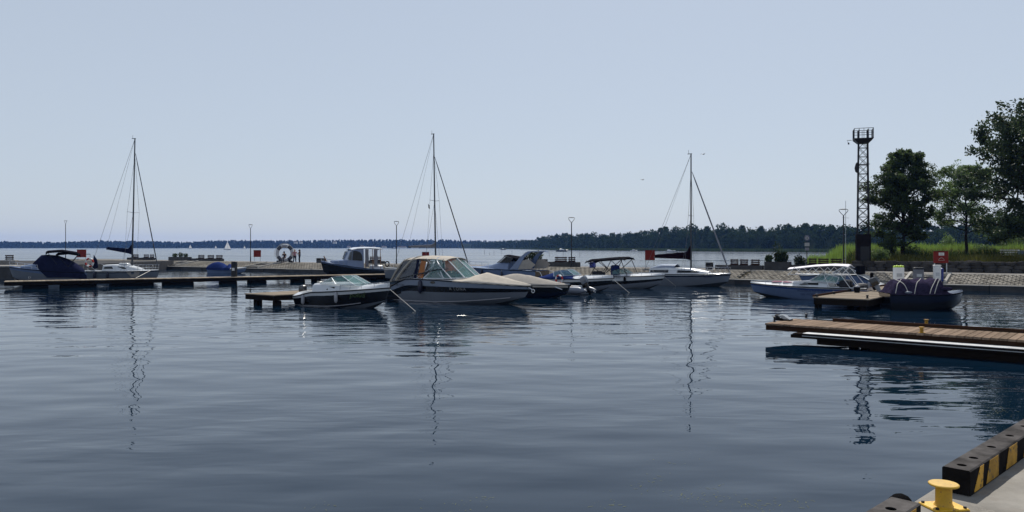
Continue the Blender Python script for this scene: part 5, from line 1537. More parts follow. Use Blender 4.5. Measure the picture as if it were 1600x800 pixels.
# boxes, bins and pedestals
def bin_(px, w, y0, off, label, m='concrete_dark', lid=None, base=TZ, name='litter_bin', cat='bin'):
    q, a = mole_px(px, off); d = q.y; h = ZY(y0, d) - base; ww = w*d/FPX
    t = thing(name, label, cat, M3(q, base), a)
    MB().bbox((0, 0, h/2), (ww, ww*.9, h), .04).build('body', m, t, smooth=False)
    MB().bbox((0, 0, h + .03), (ww*1.06, ww, .05), .02).build('lid', lid or m, t, smooth=False)
    MB().box((0, -ww*.455, h*.78), (ww*.6, .012, .09)).build('slot', 'hole_black', t, smooth=False)
bin_(501.5, 11, 404, 5.0, 'grey concrete cube bin beside the wheelhouse boat bow')
bin_(926, 8, 410, 4.4, 'tall blue litter bin near the black bimini', 'bin_blue', 'iron')
bin_(1108.5, 10, 411, 4.6, 'grey concrete cube bin behind the yacht foredeck')
def pedestal(loc, h, w, label, body, top, toph=.12, teeth=False, extra=None):
    t = thing('power_pedestal', label, 'pedestal', loc, R(-12))
    MB().bbox((0, 0, (h - toph)/2), (w, w*.7, h - toph), .03).build('body', body, t, smooth=False)
    if teeth:
        for k in range(5): MB().prism([(-w/2 + k*w/5, -w*.3, h - toph), (-w/2 + (k+1)*w/5 - .004, -w*.3, h - toph), (-w/2 + (k+.8)*w/5, -w*.3, h + .03*(k % 2)), (-w/2 + (k+.2)*w/5, -w*.3, h - .02)], (0, w*.6, 0)).build('crown', top, t, smooth=False)
    else: MB().bbox((0, 0, h - toph/2 + .004), (w*1.08, w*.78, toph), .03).build('cap', top, t, smooth=False)
    MB().box((0, -w*.36, h*.5), (w*.55, .012, h*.18)).build('panel', 'alu', t, smooth=False)
    if extra: MB().bbox((w*.72, .02, h*.42), (w*.4, w*.6, h*.84), .05).build('side_bin', extra, t, smooth=False)
pedestal(PD(1404, 50.6, DZ), ZY(415, 50.6) - DZ, .60, 'white pedestal with lime green jagged top behind the tarp boat', 'white_paint', 'lime', teeth=True)
q, a = mole_px(1435, .8); pedestal(M3(q, KZ), ZY(418, q.y) - KZ, .62, 'dark grey pedestal behind the purple tarpaulin', 'canvas_grey', 'iron')
q, a = mole_px(1464, 1.2); pedestal(M3(q, KZ), ZY(414, q.y) - KZ, .45, 'white pedestal with bright blue side behind the purple tarpaulin', 'white_paint', 'white_paint', .06, extra='bin_blue')
pedestal(on(d1, 15.8, .85), 1.25, .42, 'dark slim pedestal standing on the long dock by the yacht bow', 'iron', 'iron', .05)
pedestal(on(d1, 32.0, .85), 1.15, .40, 'blue slim pedestal on the long dock in front of the wheelhouse boat', 'gel_blue', 'gel_blue', .05)

# giant lifebuoy
q, a = mole_px(445, 5.0)
t = thing('giant_lifebuoy', 'giant upright lifebuoy sculpture in white and navy on the mole', 'sculpture', M3(q), R(6))
Rr = 14.0*q.y/FPX; rr = Rr*.19; Rm = Rr - rr
for k in range(8):
    big_ = k % 2 == 0
    a0 = PI/2 + k*PI/4 - (R(27) if big_ else R(18)); a1 = PI/2 + k*PI/4 + (R(27) if big_ else R(18))
    m = MB(); m.torus((0, 0, Rr + .08), Rm, rr*(1 if big_ else 1.02), 10, 14, a0=a0, a1=a1); m.build('segment', 'ring_white' if big_ else 'gel_navy', t)
for x in (-.75, .75): MB().bbox((x, 0, .14), (.5, .5, .28), .04).build('foot', 'iron', t, smooth=False)
m = MB()
for k in range(4):
    pts = []
    for i in range(7):
        aa = PI/2 + PI/4 + k*PI/2 + (PI/2)*i/6; b = Rr + .02 + .10*math.sin(PI*i/6)
        pts.append((b*math.cos(aa), -.05, Rr + .08 + b*math.sin(aa)))
    m.tube(pts, .03, 6)
m.build('grab_rope', 'rope', t)
m = MB()
for rad_ in (Rm - rr*.35, Rm + rr*.35):
    yy = -math.sqrt(rr*rr - (rad_ - Rm)**2) - .004
    m.tube([(rad_*math.cos(a_), yy, Rr + .08 + rad_*math.sin(a_)) for a_ in [PI/2 - .36 + .72*i/10 for i in range(11)]], .022, 5)
m.build('print', 'print_navy', t)

# ------------------------------------------------------------------ people on the mole
def person(label, loc, rz, pose, cloth_top, cloth_leg, hair, long_hair=True, hgt=1.66):
    """one continuous skin-modifier body; hair, top and trousers are children"""
    t = thing('person', label, 'person', loc, rz)
    J = pose
    vs_, es, rad = [], [], []
    def add(p, r, par=None):
        vs_.append(p); rad.append(r)
        if par is not None: es.append((par, len(vs_)-1))
        return len(vs_)-1
    pel = add(J['pel'], .125); wa = add(J['waist'], .115, pel); ch = add(J['chest'], .14, wa); ne = add(J['neck'], .055, ch)
    hd = add(J['chin'], .062, ne); h1 = add(J['head'], .095, hd); h2 = add(J['crown'], .07, h1)
    add(tuple(Vector(J['head']) + Vector(J['face'])*.115 + Vector((0, 0, -.015))), .014, h1)          # nose
    for s, k in (('l', 1), ('r', -1)):
        hp = add(J['hip'+s], .092, pel); kn = add(J['knee'+s], .058, hp); ca = add(tuple((Vector(J['knee'+s])*.65 + Vector(J['ank'+s])*.35)), .054, kn); an = add(J['ank'+s], .036, ca)
        add(J['toe'+s], .03, an)
        sh = add(J['sh'+s], .058, ch); el = add(J['el'+s], .040, sh); wr = add(J['wr'+s], .027, el)
        d = (Vector(J['wr'+s]) - Vector(J['el'+s])).normalized(); side = d.cross(Vector((0, 0, 1)));
        if side.length < .1: side = Vector((0, 1, 0))
        side.normalize(); pal = Vector(J['wr'+s]) + d*.075
        pa = add(tuple(pal), .030, wr)
        for i, ln in enumerate((.065, .08, .075, .055)):
            b = pal + side*(.033 - .022*i) + d*.02
            f0 = add(tuple(b), .010, pa); f1 = add(tuple(b + d*ln*.55 + side.cross(d)*.006), .009, f0); add(tuple(b + d*ln + side.cross(d)*.025), .008, f1)
        th = Vector(J['wr'+s]) + d*.03 + side*.04
        t0 = add(tuple(th), .011, wr); add(tuple(th + d*.045 + side*.02), .009, t0)
    me = bpy.data.meshes.new('body'); me.from_pydata([tuple(p) for p in vs_], es, [])
    o = bpy.data.objects.new('body', me); C.objects.link(o)
    mo = o.modifiers.new('skin', 'SKIN'); mo.use_smooth_shade = True
    for i, sv in enumerate(me.skin_vertices[0].data): sv.radius = (rad[i], rad[i]); sv.use_root = (i == 0)
    su = o.modifiers.new('sub', 'SUBSURF'); su.levels = 1; su.render_levels = 1
    dg = bpy.context.evaluated_depsgraph_get(); m2 = bpy.data.meshes.new_from_object(o.evaluated_get(dg))
    bpy.data.objects.remove(o)
    m2.materials.clear(); m2.materials.append(MATS['skin'])
    b = link('body', m2, t)
    def limb(name, pts, rs, m):
        q = MB(); rings = []
        for i, p in enumerate(pts):
            d = (Vector(pts[min(i+1, len(pts)-1)]) - Vector(pts[max(0, i-1)])).normalized(); a = d.cross(Vector((0, 1, 0)))
            if a.length < .1: a = d.cross(Vector((1, 0, 0)))
            a.normalize(); c = d.cross(a); rings.append([Vector(p) + rs[i]*(math.cos(2*PI*k/10)*a + math.sin(2*PI*k/10)*c) for k in range(10)])
        q.loft(rings, cap0=False, cap1=False); return q
    q = limb('', [J['pel'], J['waist'], J['chest'], tuple((Vector(J['chest'])*.4 + Vector(J['neck'])*.6))], [.155, .14, .165, .085], '')
    for s in 'lr':
        q2 = limb('', [J['sh'+s], tuple(Vector(J['sh'+s])*.4 + Vector(J['el'+s])*.6)], [.075, .06], ''); bse = len(q.v); q.v += q2.v; q.f += [tuple(i + bse for i in f) for f in q2.f]; q.m += q2.m
    q.build('shirt', cloth_top, t, ang=60)
    q = None
    for s in 'lr':
        q2 = limb('', [J['pel'], J['hip'+s], J['knee'+s], J['ank'+s]], [.13, .115, .075, .055], '')
        if q is None: q = q2
        else: bse = len(q.v); q.v += q2.v; q.f += [tuple(i + bse for i in f) for f in q2.f]; q.m += q2.m
    q.build('trousers', cloth_leg, t, ang=60)
    q = MB(); h = Vector(J['head']) - Vector(J['face'])*.025 + Vector((0, 0, .03)); q.ball(tuple(h), .118, 8)
    if long_hair:
        n_ = Vector(J['neck']) - Vector(J['face'])*.09; q.tube([h - Vector(J['face'])*.05, n_, n_ - Vector((0, 0, .15))], .08, 8, r1=.04)
    q.build('hair', hair, t, ang=60)
    for s in 'lr':
        q = MB(); a, b2 = Vector(J['ank'+s]), Vector(J['toe'+s]); c = (a + b2)/2; q.bbox((0, 0, .04), (.26, .095, .08), .03)
        o = q.build('shoe', 'cloth_dark', t); o.location = (c.x, c.y, min(a.z, b2.z) - .055); o.rotation_euler = (0, 0, math.atan2(b2.y-a.y, b2.x-a.x))
    return t
def stand(face=(1, 0, 0), stride=.10, arm='down', lean=0.0):
    f = Vector(face); s = Vector((-f.y, f.x, 0)); o = lambda z, a=0, b=0: tuple(f*a + s*b + Vector((0, 0, z)))
    J = dict(pel=o(.92), waist=o(1.06, lean*.3), chest=o(1.27, lean*.7), neck=o(1.43, lean), chin=o(1.48, lean + .02), head=o(1.57, lean + .02), crown=o(1.64, lean), face=tuple(f))
    for n, k in (('l', 1), ('r', -1)):
        J['hip'+n] = o(.86, 0, k*.09); J['knee'+n] = o(.49, k*stride*.55 + .03, k*.10); J['ank'+n] = o(.10, k*stride, k*.11); J['toe'+n] = o(.055, k*stride + .16, k*.13)
        J['sh'+n] = o(1.37, lean*.9, k*.175)
        if arm == 'hips': J['el'+n] = o(1.12, -.06, k*.36); J['wr'+n] = o(.98, .06, k*.20)
        elif arm == 'fold': J['el'+n] = o(1.10, .02, k*.24); J['wr'+n] = o(1.16, .22, k*.02)
        else: J['el'+n] = o(1.10, -.04, k*.24); J['wr'+n] = o(.86, .06, k*.24)
    return J
q, a = mole_px(460.5, 4.6); person('person in pink top and dark trousers standing beside the giant lifebuoy', M3(q), 0, stand((.5, -.86, 0), .14, 'hips', .03), 'cloth_pink', 'cloth_dark', 'hair_fair')
q, a = mole_px(468, 4.6); person('person dressed in black standing beside the one in pink', M3(q), 0, stand((-.9, -.4, 0), .06, 'fold', .02), 'cloth_dark', 'cloth_dark', 'hair_dark')
q, a = mole_px(443.5, 4.4)
J = stand((-.75, -.66, 0), .08, 'hips', .12)
# sits on the lower rim of the ring: thighs forward
f = Vector((-.3, -.95, 0)); s = Vector((.95, -.3, 0)); o = lambda z, a=0, b=0: tuple(f*a + s*b + Vector((0, 0, z)))
J = dict(pel=o(.66), waist=o(.80, .03), chest=o(1.02, .08), neck=o(1.18, .12), chin=o(1.23, .15), head=o(1.32, .16), crown=o(1.39, .14), face=tuple(f))
for n, k in (('l', 1), ('r', -1)):
    J['hip'+n] = o(.64, .06, k*.09); J['knee'+n] = o(.56, .42, k*.13); J['ank'+n] = o(.10, .46, k*.12); J['toe'+n] = o(.055, .62, k*.14)
    J['sh'+n] = o(1.12, .1, k*.18); J['el'+n] = o(.86, .08, k*.34); J['wr'+n] = o(.70, .24, k*.22)
person('person in dark clothes sitting inside the giant lifebuoy ring', M3(q, TZ) + Vector((0, .35, 0)), 0, J, 'cloth_dark', 'cloth_dark', 'hair_dark')

# ================================================================== LATTICE TOWER
q = PD(1348.5, 65.5, TZ); base = 1.0
t = thing('lattice_tower', 'dark steel lattice tower with railed platform on top beside the trees', 'tower', q, R(-19))
h0 = ZY(366, q.y) - base; h1 = ZY(218, q.y) - base; h2 = ZY(202, q.y) - base
m = MB(); m.bbox((0, 0, h0/2 - .2), (1.12, 1.12, h0 + .4), .02); m.build('base_cladding', 'iron_rust', t, smooth=False)
MB().box((0.1, -.563, 1.1), (.7, .012, 1.9)).build('hatch_door', 'iron', t, smooth=False)
def wd(z): return .44 - .10*(z - h0)/(h1 - h0)
for sx in (1, -1):
    for sy in (1, -1):
        m = MB(); m.tube([(sx*wd(h0), sy*wd(h0), h0 - .05), (sx*wd(h1), sy*wd(h1), h2 - .05)], .045, 6); m.build('leg', 'iron', t)
N = 11
for k in range(N):
    z0, z1 = h0 + (h1-h0)*k/N, h0 + (h1-h0)*(k+1)/N; a0, a1 = wd(z0), wd(z1); m = MB()
    for u, v in (((1, 1), (-1, 1)), ((-1, 1), (-1, -1)), ((-1, -1), (1, -1)), ((1, -1), (1, 1))):
        m.tube([(u[0]*a0, u[1]*a0, z0), (v[0]*a1, v[1]*a1, z1)], .022, 4); m.tube([(v[0]*a0, v[1]*a0, z0), (u[0]*a1, u[1]*a1, z1)], .022, 4)
        m.tube([(u[0]*a1, u[1]*a1, z1), (v[0]*a1, v[1]*a1, z1)], .022, 4)
    m.build('bracing', 'iron_rust' if k % 3 == 0 else 'iron', t)
m = MB(); m.loft([[(-.42, -.42, h1 - .35), (.42, -.42, h1 - .35), (.42, .42, h1 - .35), (-.42, .42, h1 - .35)], [(-.76, -.76, h1), (.76, -.76, h1), (.76, .76, h1), (-.76, .76, h1)], [(-.76, -.76, h1 + .05), (.76, -.76, h1 + .05), (.76, .76, h1 + .05), (-.76, .76, h1 + .05)]]); m.build('platform', 'iron', t, smooth=False)
m = MB()
for z in (h1 + .5, h2):
    m.tube([(-.74, -.74, z), (.74, -.74, z), (.74, .74, z), (-.74, .74, z), (-.74, -.74, z)], .022, 4)
m.build('handrail', 'iron', t)
for x in (-.74, -.37, 0, .37, .74):
    for y in (-.74, .74):
        MB().tube([(x, y, h1 + .05), (x, y, h2)], .018, 4).build('railing_post', 'iron', t)
for y in (-.37, 0, .37):
    for x in (-.74, .74): MB().tube([(x, y, h1 + .05), (x, y, h2)], .018, 4).build('railing_post', 'iron', t)
m = MB(); m.tube([(-.9, 0, h1 - .02), (-1.25, 0, h1 - .02), (-1.15, 0, h1 - .25)], .03, 5); m.box((-1.13, 0, h1 - .3), (.12, .1, .14)); m.build('floodlight', 'iron', t)
zz = ZY(263, q.y) - base
m = MB(); m.lathe([(.02, -.4), (.14, -.3), (.2, 0), (.12, .35), (.02, .5)], (-.5, -.3, zz), 10); m.build('horn', 'iron', t)
MB().box((0, -.48, zz + .3), (.95, .05, .06)).build('cross_bar', 'iron', t, smooth=False)

# ================================================================== TREES NEAR THE HARBOUR
def tree(label, loc, H_, crown_r, trunk_r, cb, leafmat, seed, nleaf, ls, lean=(0, 0), shape=1.0, gaps=.0, spread=None, name='broadleaf_tree', nlimb=30):
    r = random.Random(seed); t = thing(name, label, 'tree', loc, 0)
    tips = []; m = MB()
    def branch(p, d, ln, rad, lvl):
        n = 4; pts = [p]; dd = d.copy()
        for i in range(n):
            dd = (dd + Vector((r.uniform(-1, 1), r.uniform(-1, 1), r.uniform(-.4, .6)))*.16).normalized(); pts.append(pts[-1] + dd*ln/n)
        m.tube(pts, rad, 6 if lvl < 2 else 4, r1=rad*.45, cap=False)
        if lvl >= 2: tips.extend([(pts[-1], ln), (pts[2], ln), (pts[3], ln)])
        if lvl < 3:
            for k in range(r.randint(3, 4) if lvl < 2 else 3):
                b = pts[r.randint(2, n)]; a = r.uniform(0, 2*PI)
                nd = (dd*.55 + Vector((math.cos(a), math.sin(a), r.uniform(-.15, .55)))*.85).normalized()
                branch(b, nd, ln*r.uniform(.55, .78), rad*.5, lvl + 1)
    top = Vector((lean[0], lean[1], H_*.93)); pts = [Vector((0, 0, -.2))]
    for i in range(1, 9): pts.append(Vector((0, 0, 0)).lerp(top, i/8) + Vector((r.uniform(-.12, .12), r.uniform(-.12, .12), 0)))
    tb = MB(); tb.tube(pts, trunk_r, 10, r1=trunk_r*.18); tb.build('trunk', 'bark', t)
    nb_ = nlimb
    for k in range(nb_):
        f = cb + (.96 - cb)*(k/(nb_-1)); p = Vector((0, 0, 0)).lerp(top, f); a = k*2.4 + r.uniform(-.4, .4)
        u = (f - cb)/(1 - cb); w = crown_r*(math.sin(PI*(.18 + .80*u))**.7)*shape
        if spread: w *= spread(a, u)
        d = Vector((math.cos(a), math.sin(a), r.uniform(-.1, .75) + .7*u)).normalized()
        branch(p, d, max(.4, w*.62), trunk_r*.42*(1 - .7*u), 1)
    m.build('limb', 'bark', t)
    rs = np.random.RandomState(seed); T = np.array([tuple(p) for p, _ in tips]); S = np.array([l for _, l in tips])
    keep = rs.uniform(size=len(T)) > gaps; T = T[keep]; S = S[keep]
    idx = rs.randint(len(T), size=nleaf)
    g = rs.normal(size=(nleaf, 3)); P_ = T[idx] + np.clip(g, -1.5, 1.5)*(.10 + .10*S[idx])[:, None]*np.array([1, 1, .75])
    A = rs.normal(size=(nleaf, 3)); A[:, 2] -= .3; A /= np.linalg.norm(A, axis=1)[:, None]
    B = np.cross(A, rs.normal(size=(nleaf, 3))); B /= np.linalg.norm(B, axis=1)[:, None]
    q_ = (ls*rs.uniform(.6, 1.4, size=nleaf))[:, None]
    V_ = np.stack([P_ - A*q_, P_ + B*q_*.55, P_ + A*q_, P_ - B*q_*.55], 1).reshape(-1, 3)
    F_ = np.arange(nleaf*4).reshape(-1, 4)
    link('crown', np_mesh('crown', V_, F_, leafmat), t)
    return t
def tz(x, y): return max(.9, land_z(x, y))
x, y = PD(1412, 74)[:2]; tree('rounded broadleaf tree with full crown next to the lattice tower', (x, y, tz(x, y)), ZY(240, y) - 1.3, 3.4, .24, .14, 'leaf', 36, 40000, .11, nlimb=46)
x, y = PD(1508, 80)[:2]; tree('slender open broadleaf tree standing between two fuller trees', (x, y, tz(x, y)), ZY(268, y) - 1.3, 3.9, .17, .32, 'leaf', 52, 22000, .10, gaps=.2)
x, y = PD(1685, 66)[:2]; tree('big dark spreading tree at the edge of the meadow', (x, y, tz(x, y)), ZY(196, y) - 1.3, 8.6, .5, .15, 'leaf_dark', 77, 115000, .145, shape=1.0, gaps=.10, nlimb=48)
def bush(label, loc, rx, rz, n, s, seed, m='leaf'):
    t = thing('bush', label, 'bush', loc, 0)
    r = np.random.RandomState(seed); v, f = [], []
    for k in range(7):
        c = r.uniform(-.6, .6, 3)*np.array([rx, rx, 0]) + np.array([0, 0, rz*r.uniform(.35, .9)])
        a, b = leaf_cluster(n//7, c, rx*.5, rz*.42, s, seed*10 + k); f += [tuple(i + len(v) for i in q) for q in b]; v += a
    link('foliage', np_mesh('foliage', v, f, m), t)
    q = MB()
    for k in range(5): q.tube([(0, 0, -.1), (r.uniform(-.5, .5)*rx, r.uniform(-.5, .5)*rx, rz*.8)], .04, 5, r1=.015)
    q.build('stem', 'bark', t)
def pb(px, d): 
    x, y = PD(px, d)[:2]; return (x, y, tz(x, y))
bush('leafy young bush at the foot of the rounded tree', pb(1392, 72), .75, 2.3, 1500, .10, 3)
bush('low spreading bush right of the rounded tree trunk', pb(1424, 74), .9, 1.3, 1300, .10, 4)
bush('tall pale bush at the back of the meadow', pb(1568, 150), 5.5, 6.5, 3000, .35, 5)
bush('dark rounded bush at the meadow back near the woods', pb(1604, 128), 4.5, 5.0, 2600, .3, 6)
bush('yellow-green low bush in front of the dark rounded bush', pb(1590, 108), 2.2, 2.4, 1600, .18, 7)
bush('small pale sapling bush on top of the reed bed', pb(1484, 120), 1.4, 3.0, 1100, .18, 8)
bush('dark clump bush beside the slender tree', pb(1535, 92), 1.2, 1.5, 1200, .13, 9)
bush('dark bush under the lattice tower base', pb(1372, 66), 1.0, 1.0, 1100, .10, 10)
# white rail bench and blue box on the meadow edge
x, y = PD(1578, 78)[:2]; t = thing('picnic_bench', 'white slatted bench standing on the meadow edge', 'bench', (x, y, tz(x, y)), R(-20))
for k in range(3): MB().bbox((0, .1 + .02*k, .50 + k*.22), (1.7, .05, .13), .01).build('back_slat', 'white_paint', t, smooth=False)
MB().bbox((0, -.15, .42), (1.75, .4, .05), .01).build('seat', 'white_paint', t, smooth=False)
for s in (-.7, .7): MB().box((s, .05, .45), (.06, .1, .9)).build('leg', 'iron', t, smooth=False)
x, y = PD(1602, 77)[:2]; t = thing('tool_box', 'pale blue metal box next to the white bench', 'box', (x, y, tz(x, y)), R(-20))
MB().bbox((0, 0, .45), (1.1, .7, .9), .03).build('body', 'gel_ltblue', t, smooth=False); MB().bbox((0, 0, .93), (1.16, .76, .06), .02).build('lid', 'gel_ltblue', t, smooth=False)

# ================================================================== FAR BOATS, HOUSES, BIRDS
def far_sail(px, d, h, label, main=True):
    t = thing('far_sailboat', label, 'sailboat', PD(px, d), R(25)); k = h/9.0
    m = MB(); H = Hull(7*k, 2.2*k, .9*k, .7*k, .7*k, n if False else .3, .4); 
    make_hull(t, H, ['gel_white', 'gel_navy'], lambda u, v: 1 if v < .3 else 0, n=10)
    MB().tube([(4*k, 0, .5*k), (4*k, 0, h)], .07*k, 6).build('mast', 'alu', t)
    m = MB(); m.v = [(3.9*k, 0, 1.2*k), (.8*k, .35*k, 1.2*k), (1.6*k, .3*k, 3.6*k), (2.9*k, .15*k, 6.5*k), (3.9*k, 0, h*.98)]; m.face((0, 1, 2, 3, 4)); m.build('mainsail', 'sail_white', t)
    m = MB(); m.v = [(7*k, 0, .9*k), (4.2*k, .4*k, 1.1*k), (4.1*k, .1*k, h*.84)]; m.face((0, 1, 2)); m.build('jib', 'sail_white', t)
far_sail(349.5, 850, 9.6, 'white sailboat under full sail, largest of those on the open lake')
far_sail(294.5, 1500, 8.0, 'small distant sailboat with a tall narrow sail on the open lake')
far_sail(335, 1600, 6.5, 'tiny distant sailboat just beside the largest one on the open lake')
far_sail(380, 1400, 5.5, 'tiny distant sailboat near the lamp post on the open lake')
def far_motor(px, d, ln, label, rz, col='gel_white'):
    t = thing('far_motorboat', label, 'motorboat', PD(px, d), rz)
    H = Hull(ln, ln*.33, ln*.16, ln*.13, ln*.13, .2, .4); make_hull(t, H, [col, 'gel_navy'], lambda u, v: 1 if v < .2 else 0, n=10); make_deck(t, H, .3, 'gel_white')
    m = MB(); m.loft(cabin_rings([(ln*.3, ln*.12, ln*.24, ln*.12, ln*.10), (ln*.5, ln*.13, ln*.24, ln*.12, ln*.09), (ln*.68, ln*.14, ln*.17, ln*.08, ln*.05)], .05)); m.build('cabin', 'gel_white', t)
far_motor(869, 500, 7.5, 'dark low motorboat crossing in front of the headland reeds', R(4), 'gel_navy')
far_motor(1038, 430, 6.2, 'white cabin motorboat off the headland woods', R(5))
far_motor(985, 560, 5.0, 'small white motorboat lying by the headland reeds', R(2))
far_motor(782, 820, 6.0, 'tiny dark motorboat far out off the headland tip', R(3), 'gel_navy')
far_motor(612, 1300, 9.0, 'tiny pale motorboat near the far shore houses', R(10))
for i, (px, d, h) in enumerate(((757, 330, 1.9), (772, 300, 1.6), (765, 290, .9), (800, 320, 1.7), (784, 350, 1.5), (858, 260, 1.3), (906, 250, 1.4), (880, 280, 1.6))):
    m = MB(); m.tube([(0, 0, -1), (rnd.uniform(-.05, .05), 0, h)], .05, 6); o = m.build('marker_pole', 'wood_dark', None, PD(px, d)); tag(o, 'thin dark stake standing in open water off the headland', 'stake', 'stakes in the open water')
for i, (px, up, w, h) in enumerate(((462, 12, 8, 5), (470, 12, 7, 5), (523, 12, 9, 5), (545, 3, 8, 4), (566, 4, 10, 5), (584, 2, 9, 4), (600, 2, 12, 4), (628, 1, 22, 3.5), (648, 1, 18, 3.5))):
    d = 1955 if up < 6 else 1972; z = .3 if up < 6 else up
    t = thing('lake_house', 'small pale house on the far wooded shore', 'house', PD(px, d, z), 0, 'houses on the far shore')
    MB().box((0, 0, h/2 - .5), (w, 7, h)).build('wall', 'house_wall', t, smooth=False)
    m = MB(); m.prism([(-w/2 - .4, -4, h - .5), (w/2 + .4, -4, h - .5), (w/2 - 1, 0, h + 1.6), (-w/2 + 1, 0, h + 1.6)], (0, .3, 0)); m.prism([(-w/2 - .4, 4, h - .5), (w/2 + .4, 4, h - .5), (w/2 - 1, 0.31, h + 1.6), (-w/2 + 1, 0.31, h + 1.6)], (0, .3, 0)); m.build('roof', 'house_roof', t, smooth=False)
def bird(px, py, d, label):
    p = PD(px, d, ZY(py, d)); t = thing('bird', label, 'bird', p, R(30))
    m = MB(); m.lathe([(.005, -.22), (.03, -.15), (.05, 0), (.04, .1), (.03, .15), (.005, .2)], n=8, M=Matrix.Rotation(R(90), 4, 'Y')); m.build('body', 'iron', t)
    for s in (1, -1):
        m = MB(); m.loft([[(-.06, s*.03, .02), (.08, s*.03, .02), (.08, s*.03, .01), (-.06, s*.03, .01)], [(-.05, s*.25, .10), (.06, s*.25, .10), (.06, s*.25, .09), (-.05, s*.25, .09)], [(-.06, s*.5, .04), (-.03, s*.5, .04), (-.03, s*.5, .035), (-.06, s*.5, .035)]]); m.build('wing', 'iron', t)
bird(1099, 241, 95, 'small dark bird flying above the right-hand yacht masthead'); bird(1004, 281, 110, 'small dark bird flying in the open sky left of the yacht')

# ================================================================== NEAR QUAY
QZ = 1.35
E0 = P(1472, 728, QZ + .17); E1 = P(1600, 653, QZ + .17)
qd = Vector((E1.x - E0.x, E1.y - E0.y)).normalized(); qn = Vector((qd.y, -qd.x))      # qn points onto the quay
aq = math.atan2(qd.y, qd.x)
def Q(s, o, z): return Vector((E0.x + qd.x*s + qn.x*o, E0.y + qd.y*s + qn.y*o, z))
m = MB()
a, b, c, d = Q(-9, -.05, 0), Q(32, -.05, 0), Q(32, 9, 0), Q(-9, 9, 0)
m.loft([[(p.x, p.y, -2.5) for p in (a, b, c, d)], [(p.x, p.y, QZ) for p in (a, b, c, d)]], cap0=False)
mat('quay_concrete', (0.315, 0.297, 0.268), 0.88, var=0.20, scale=1.4, bump=0.004, bscale=45, chip=(0.235, 0.218, 0.195), chip_at=0.56, chip_scale=9)
structure(m.build('quay', 'quay_concrete', smooth=False))
def kerb_beam(s0, ln, holes, stripes, label):
    w, h = .17, .17
    t = thing('quay_kerb_beam', label, 'kerb', tuple(Q(s0, w/2, QZ)), aq)
    m = MB(); zb = .004
    # body without its top
    xs_ = sorted([0.0, ln] + [x for q in holes for x in (q - .075, q + .075)])
    m.v = []
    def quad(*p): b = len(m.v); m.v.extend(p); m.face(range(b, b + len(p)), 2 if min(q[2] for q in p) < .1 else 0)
    e = .008
    for s in (1, -1):
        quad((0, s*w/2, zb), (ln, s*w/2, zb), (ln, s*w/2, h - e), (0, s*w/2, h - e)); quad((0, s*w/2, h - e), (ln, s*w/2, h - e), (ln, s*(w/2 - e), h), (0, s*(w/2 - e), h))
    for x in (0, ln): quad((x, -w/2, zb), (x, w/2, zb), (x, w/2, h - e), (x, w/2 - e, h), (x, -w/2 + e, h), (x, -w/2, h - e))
    W = w/2 - e
    for i in range(0, len(xs_) - 1):
        x0, x1 = xs_[i], xs_[i+1]
        hole = [q for q in holes if abs((x0 + x1)/2 - q) < .01]
        if not hole: quad((x0, -W, h), (x1, -W, h), (x1, W, h), (x0, W, h)); continue
        cx = hole[0]; n = 20; rim, cir = [], []
        for k in range(n):
            an = 2*PI*(k + .5)/n; ca, sa = math.cos(an), math.sin(an); sc = 1/max(abs(ca)/.075, abs(sa)/W)
            rim.append((cx + ca*sc, sa*sc, h)); cir.append((cx + .030*ca, .030*sa, h))
        # exact corners
        rim2 = rim
        b = len(m.v); m.v += rim2 + cir + [(x, y, h - .06) for x, y, _ in cir]
        for k in range(n):
            j = (k+1) % n; m.face((b+k, b+j, b+n+j, b+n+k)); m.face((b+n+k, b+n+j, b+2*n+j, b+2*n+k), 1)
        m.face([b+2*n+k for k in range(n)], 1)
        for cxn, cyn in ((1, 1), (-1, 1), (-1, -1), (1, -1)):
            cor = (cx + cxn*.075, cyn*W, h)
            ks = sorted(range(n), key=lambda k: (rim2[k][0]-cor[0])**2 + (rim2[k][1]-cor[1])**2)[:2]
            b2 = len(m.v); m.v += [rim2[ks[0]], cor, rim2[ks[1]]]; m.face((b2, b2+1, b2+2))
    m.build('beam', ['beam_lit_top', 'hole_black', 'beam_shaded_side'], t, smooth=False)
    for x0, x1, sk in stripes:
        q = MB(); q.prism([(x0 - sk, -w/2 - .0015, .012), (x1 - sk*.2, -w/2 - .0015, .012), (x1, -w/2 - .0015, h - .010), (x0 + .01, -w/2 - .0015, h - .010)], (0, -.002, 0)); q.build('yellow_stripe', 'yellow_faded', t, smooth=False)
    return t
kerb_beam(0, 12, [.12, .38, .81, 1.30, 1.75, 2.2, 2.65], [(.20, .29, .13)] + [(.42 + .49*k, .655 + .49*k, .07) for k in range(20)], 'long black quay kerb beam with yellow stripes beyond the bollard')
kerb_beam(-8.0, 7.08, [6.86, 6.4], [(7.0 - .22 - .49*k, 7.0 - .49*k, .07) for k in range(6)], 'black quay kerb beam end on the near side of the bollard')
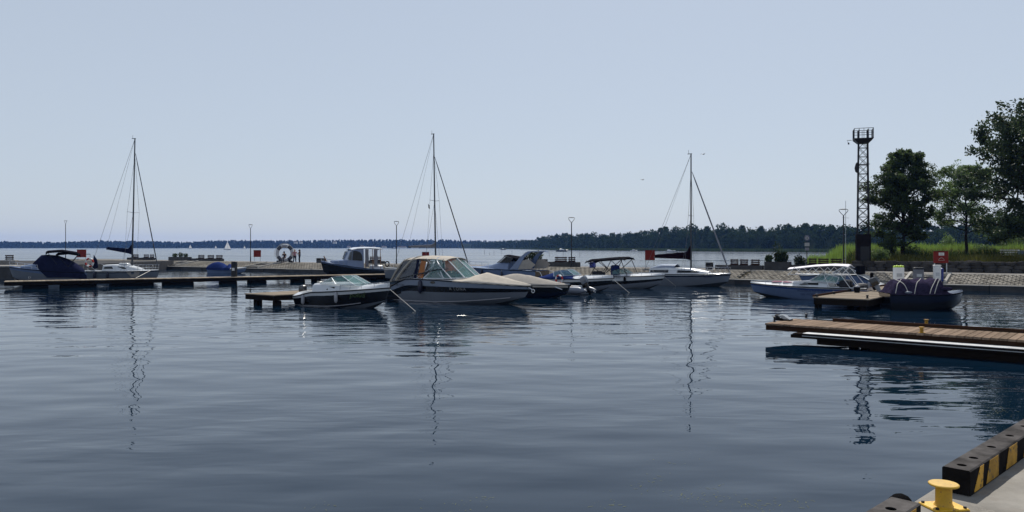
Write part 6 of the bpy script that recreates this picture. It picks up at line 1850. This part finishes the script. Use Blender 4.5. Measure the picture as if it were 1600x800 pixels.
# bollard
bl = P(1474.5, 793, QZ); Bz = QZ
t = thing('mooring_bollard', 'yellow steel mooring bollard with flat round cap on the quay', 'bollard', (bl.x, bl.y, Bz), R(8)); t.scale = (.9, .9, .98)
m = MB(); m.bbox((0, 0, .008), (.255, .2, .012), .005); m.build('base_plate', 'yellow_paint', t, smooth=False)
m = MB(); m.lathe([(.066, .013), (.060, .02), (.054, .032), (.053, .13), (.054, .141)], n=32); m.build('post', 'yellow_paint', t)
m = MB(); m.lathe([(.05, .142), (.092, .143), (.098, .147), (.098, .154), (.092, .158), (.0001, .159)], n=40); m.build('cap', 'yellow_paint', t, ang=14)
for x in (-.105, .105):
    for y in (-.075, .075): 
        m = MB(); m.lathe([(.012, .0145), (.012, .024), (.009, .026), (.0001, .026)], (x, y, 0), 6); m.build('bolt', 'iron', t)
# rubber tyre fender hung on the quay wall in the gap
c = Q(-.43, -.125, QZ - .145)
m = MB(); m.torus((0, 0, 0), .13, .062, 28, 12, M=Matrix.Rotation(aq, 4, 'Z')); o = m.build('tyre_fender', 'rubber', None, tuple(c)); tag(o, 'black rubber tyre fender hanging off the quay edge behind the bollard', 'fender')
# weeds and specks floating near the quay
v, f = [], []
for cx_, cy_, n, sp_ in ((1100, 775, 60, 60), (1180, 790, 46, 40), (1010, 760, 26, 40), (955, 790, 20, 30), (720, 792, 22, 50), (760, 775, 10, 20), (500, 790, 14, 30), (1070, 715, 12, 60), (1250, 785, 16, 25), (1560, 640, 60, 30), (1530, 615, 40, 40)):
    for k in range(n):
        p = P(cx_ + rnd.gauss(0, sp_*.5), min(900, cy_ + rnd.gauss(0, sp_*.18)), .004); s = rnd.uniform(.002, .007); l = s*rnd.uniform(1, 6); a = rnd.uniform(0, PI); b = len(v)
        ca, sa = math.cos(a), math.sin(a)
        for (x, y) in ((-l, -s*.5), (l*.8, -s*.4), (l, s*.5), (-l*.7, s*.6)): v.append((p.x + x*ca - y*sa, p.y + x*sa + y*ca, .003))
        f.append((b, b+1, b+2, b+3))
structure(link('floating_weed', np_mesh('floating_weed', v, f, 'algae')), 'stuff')
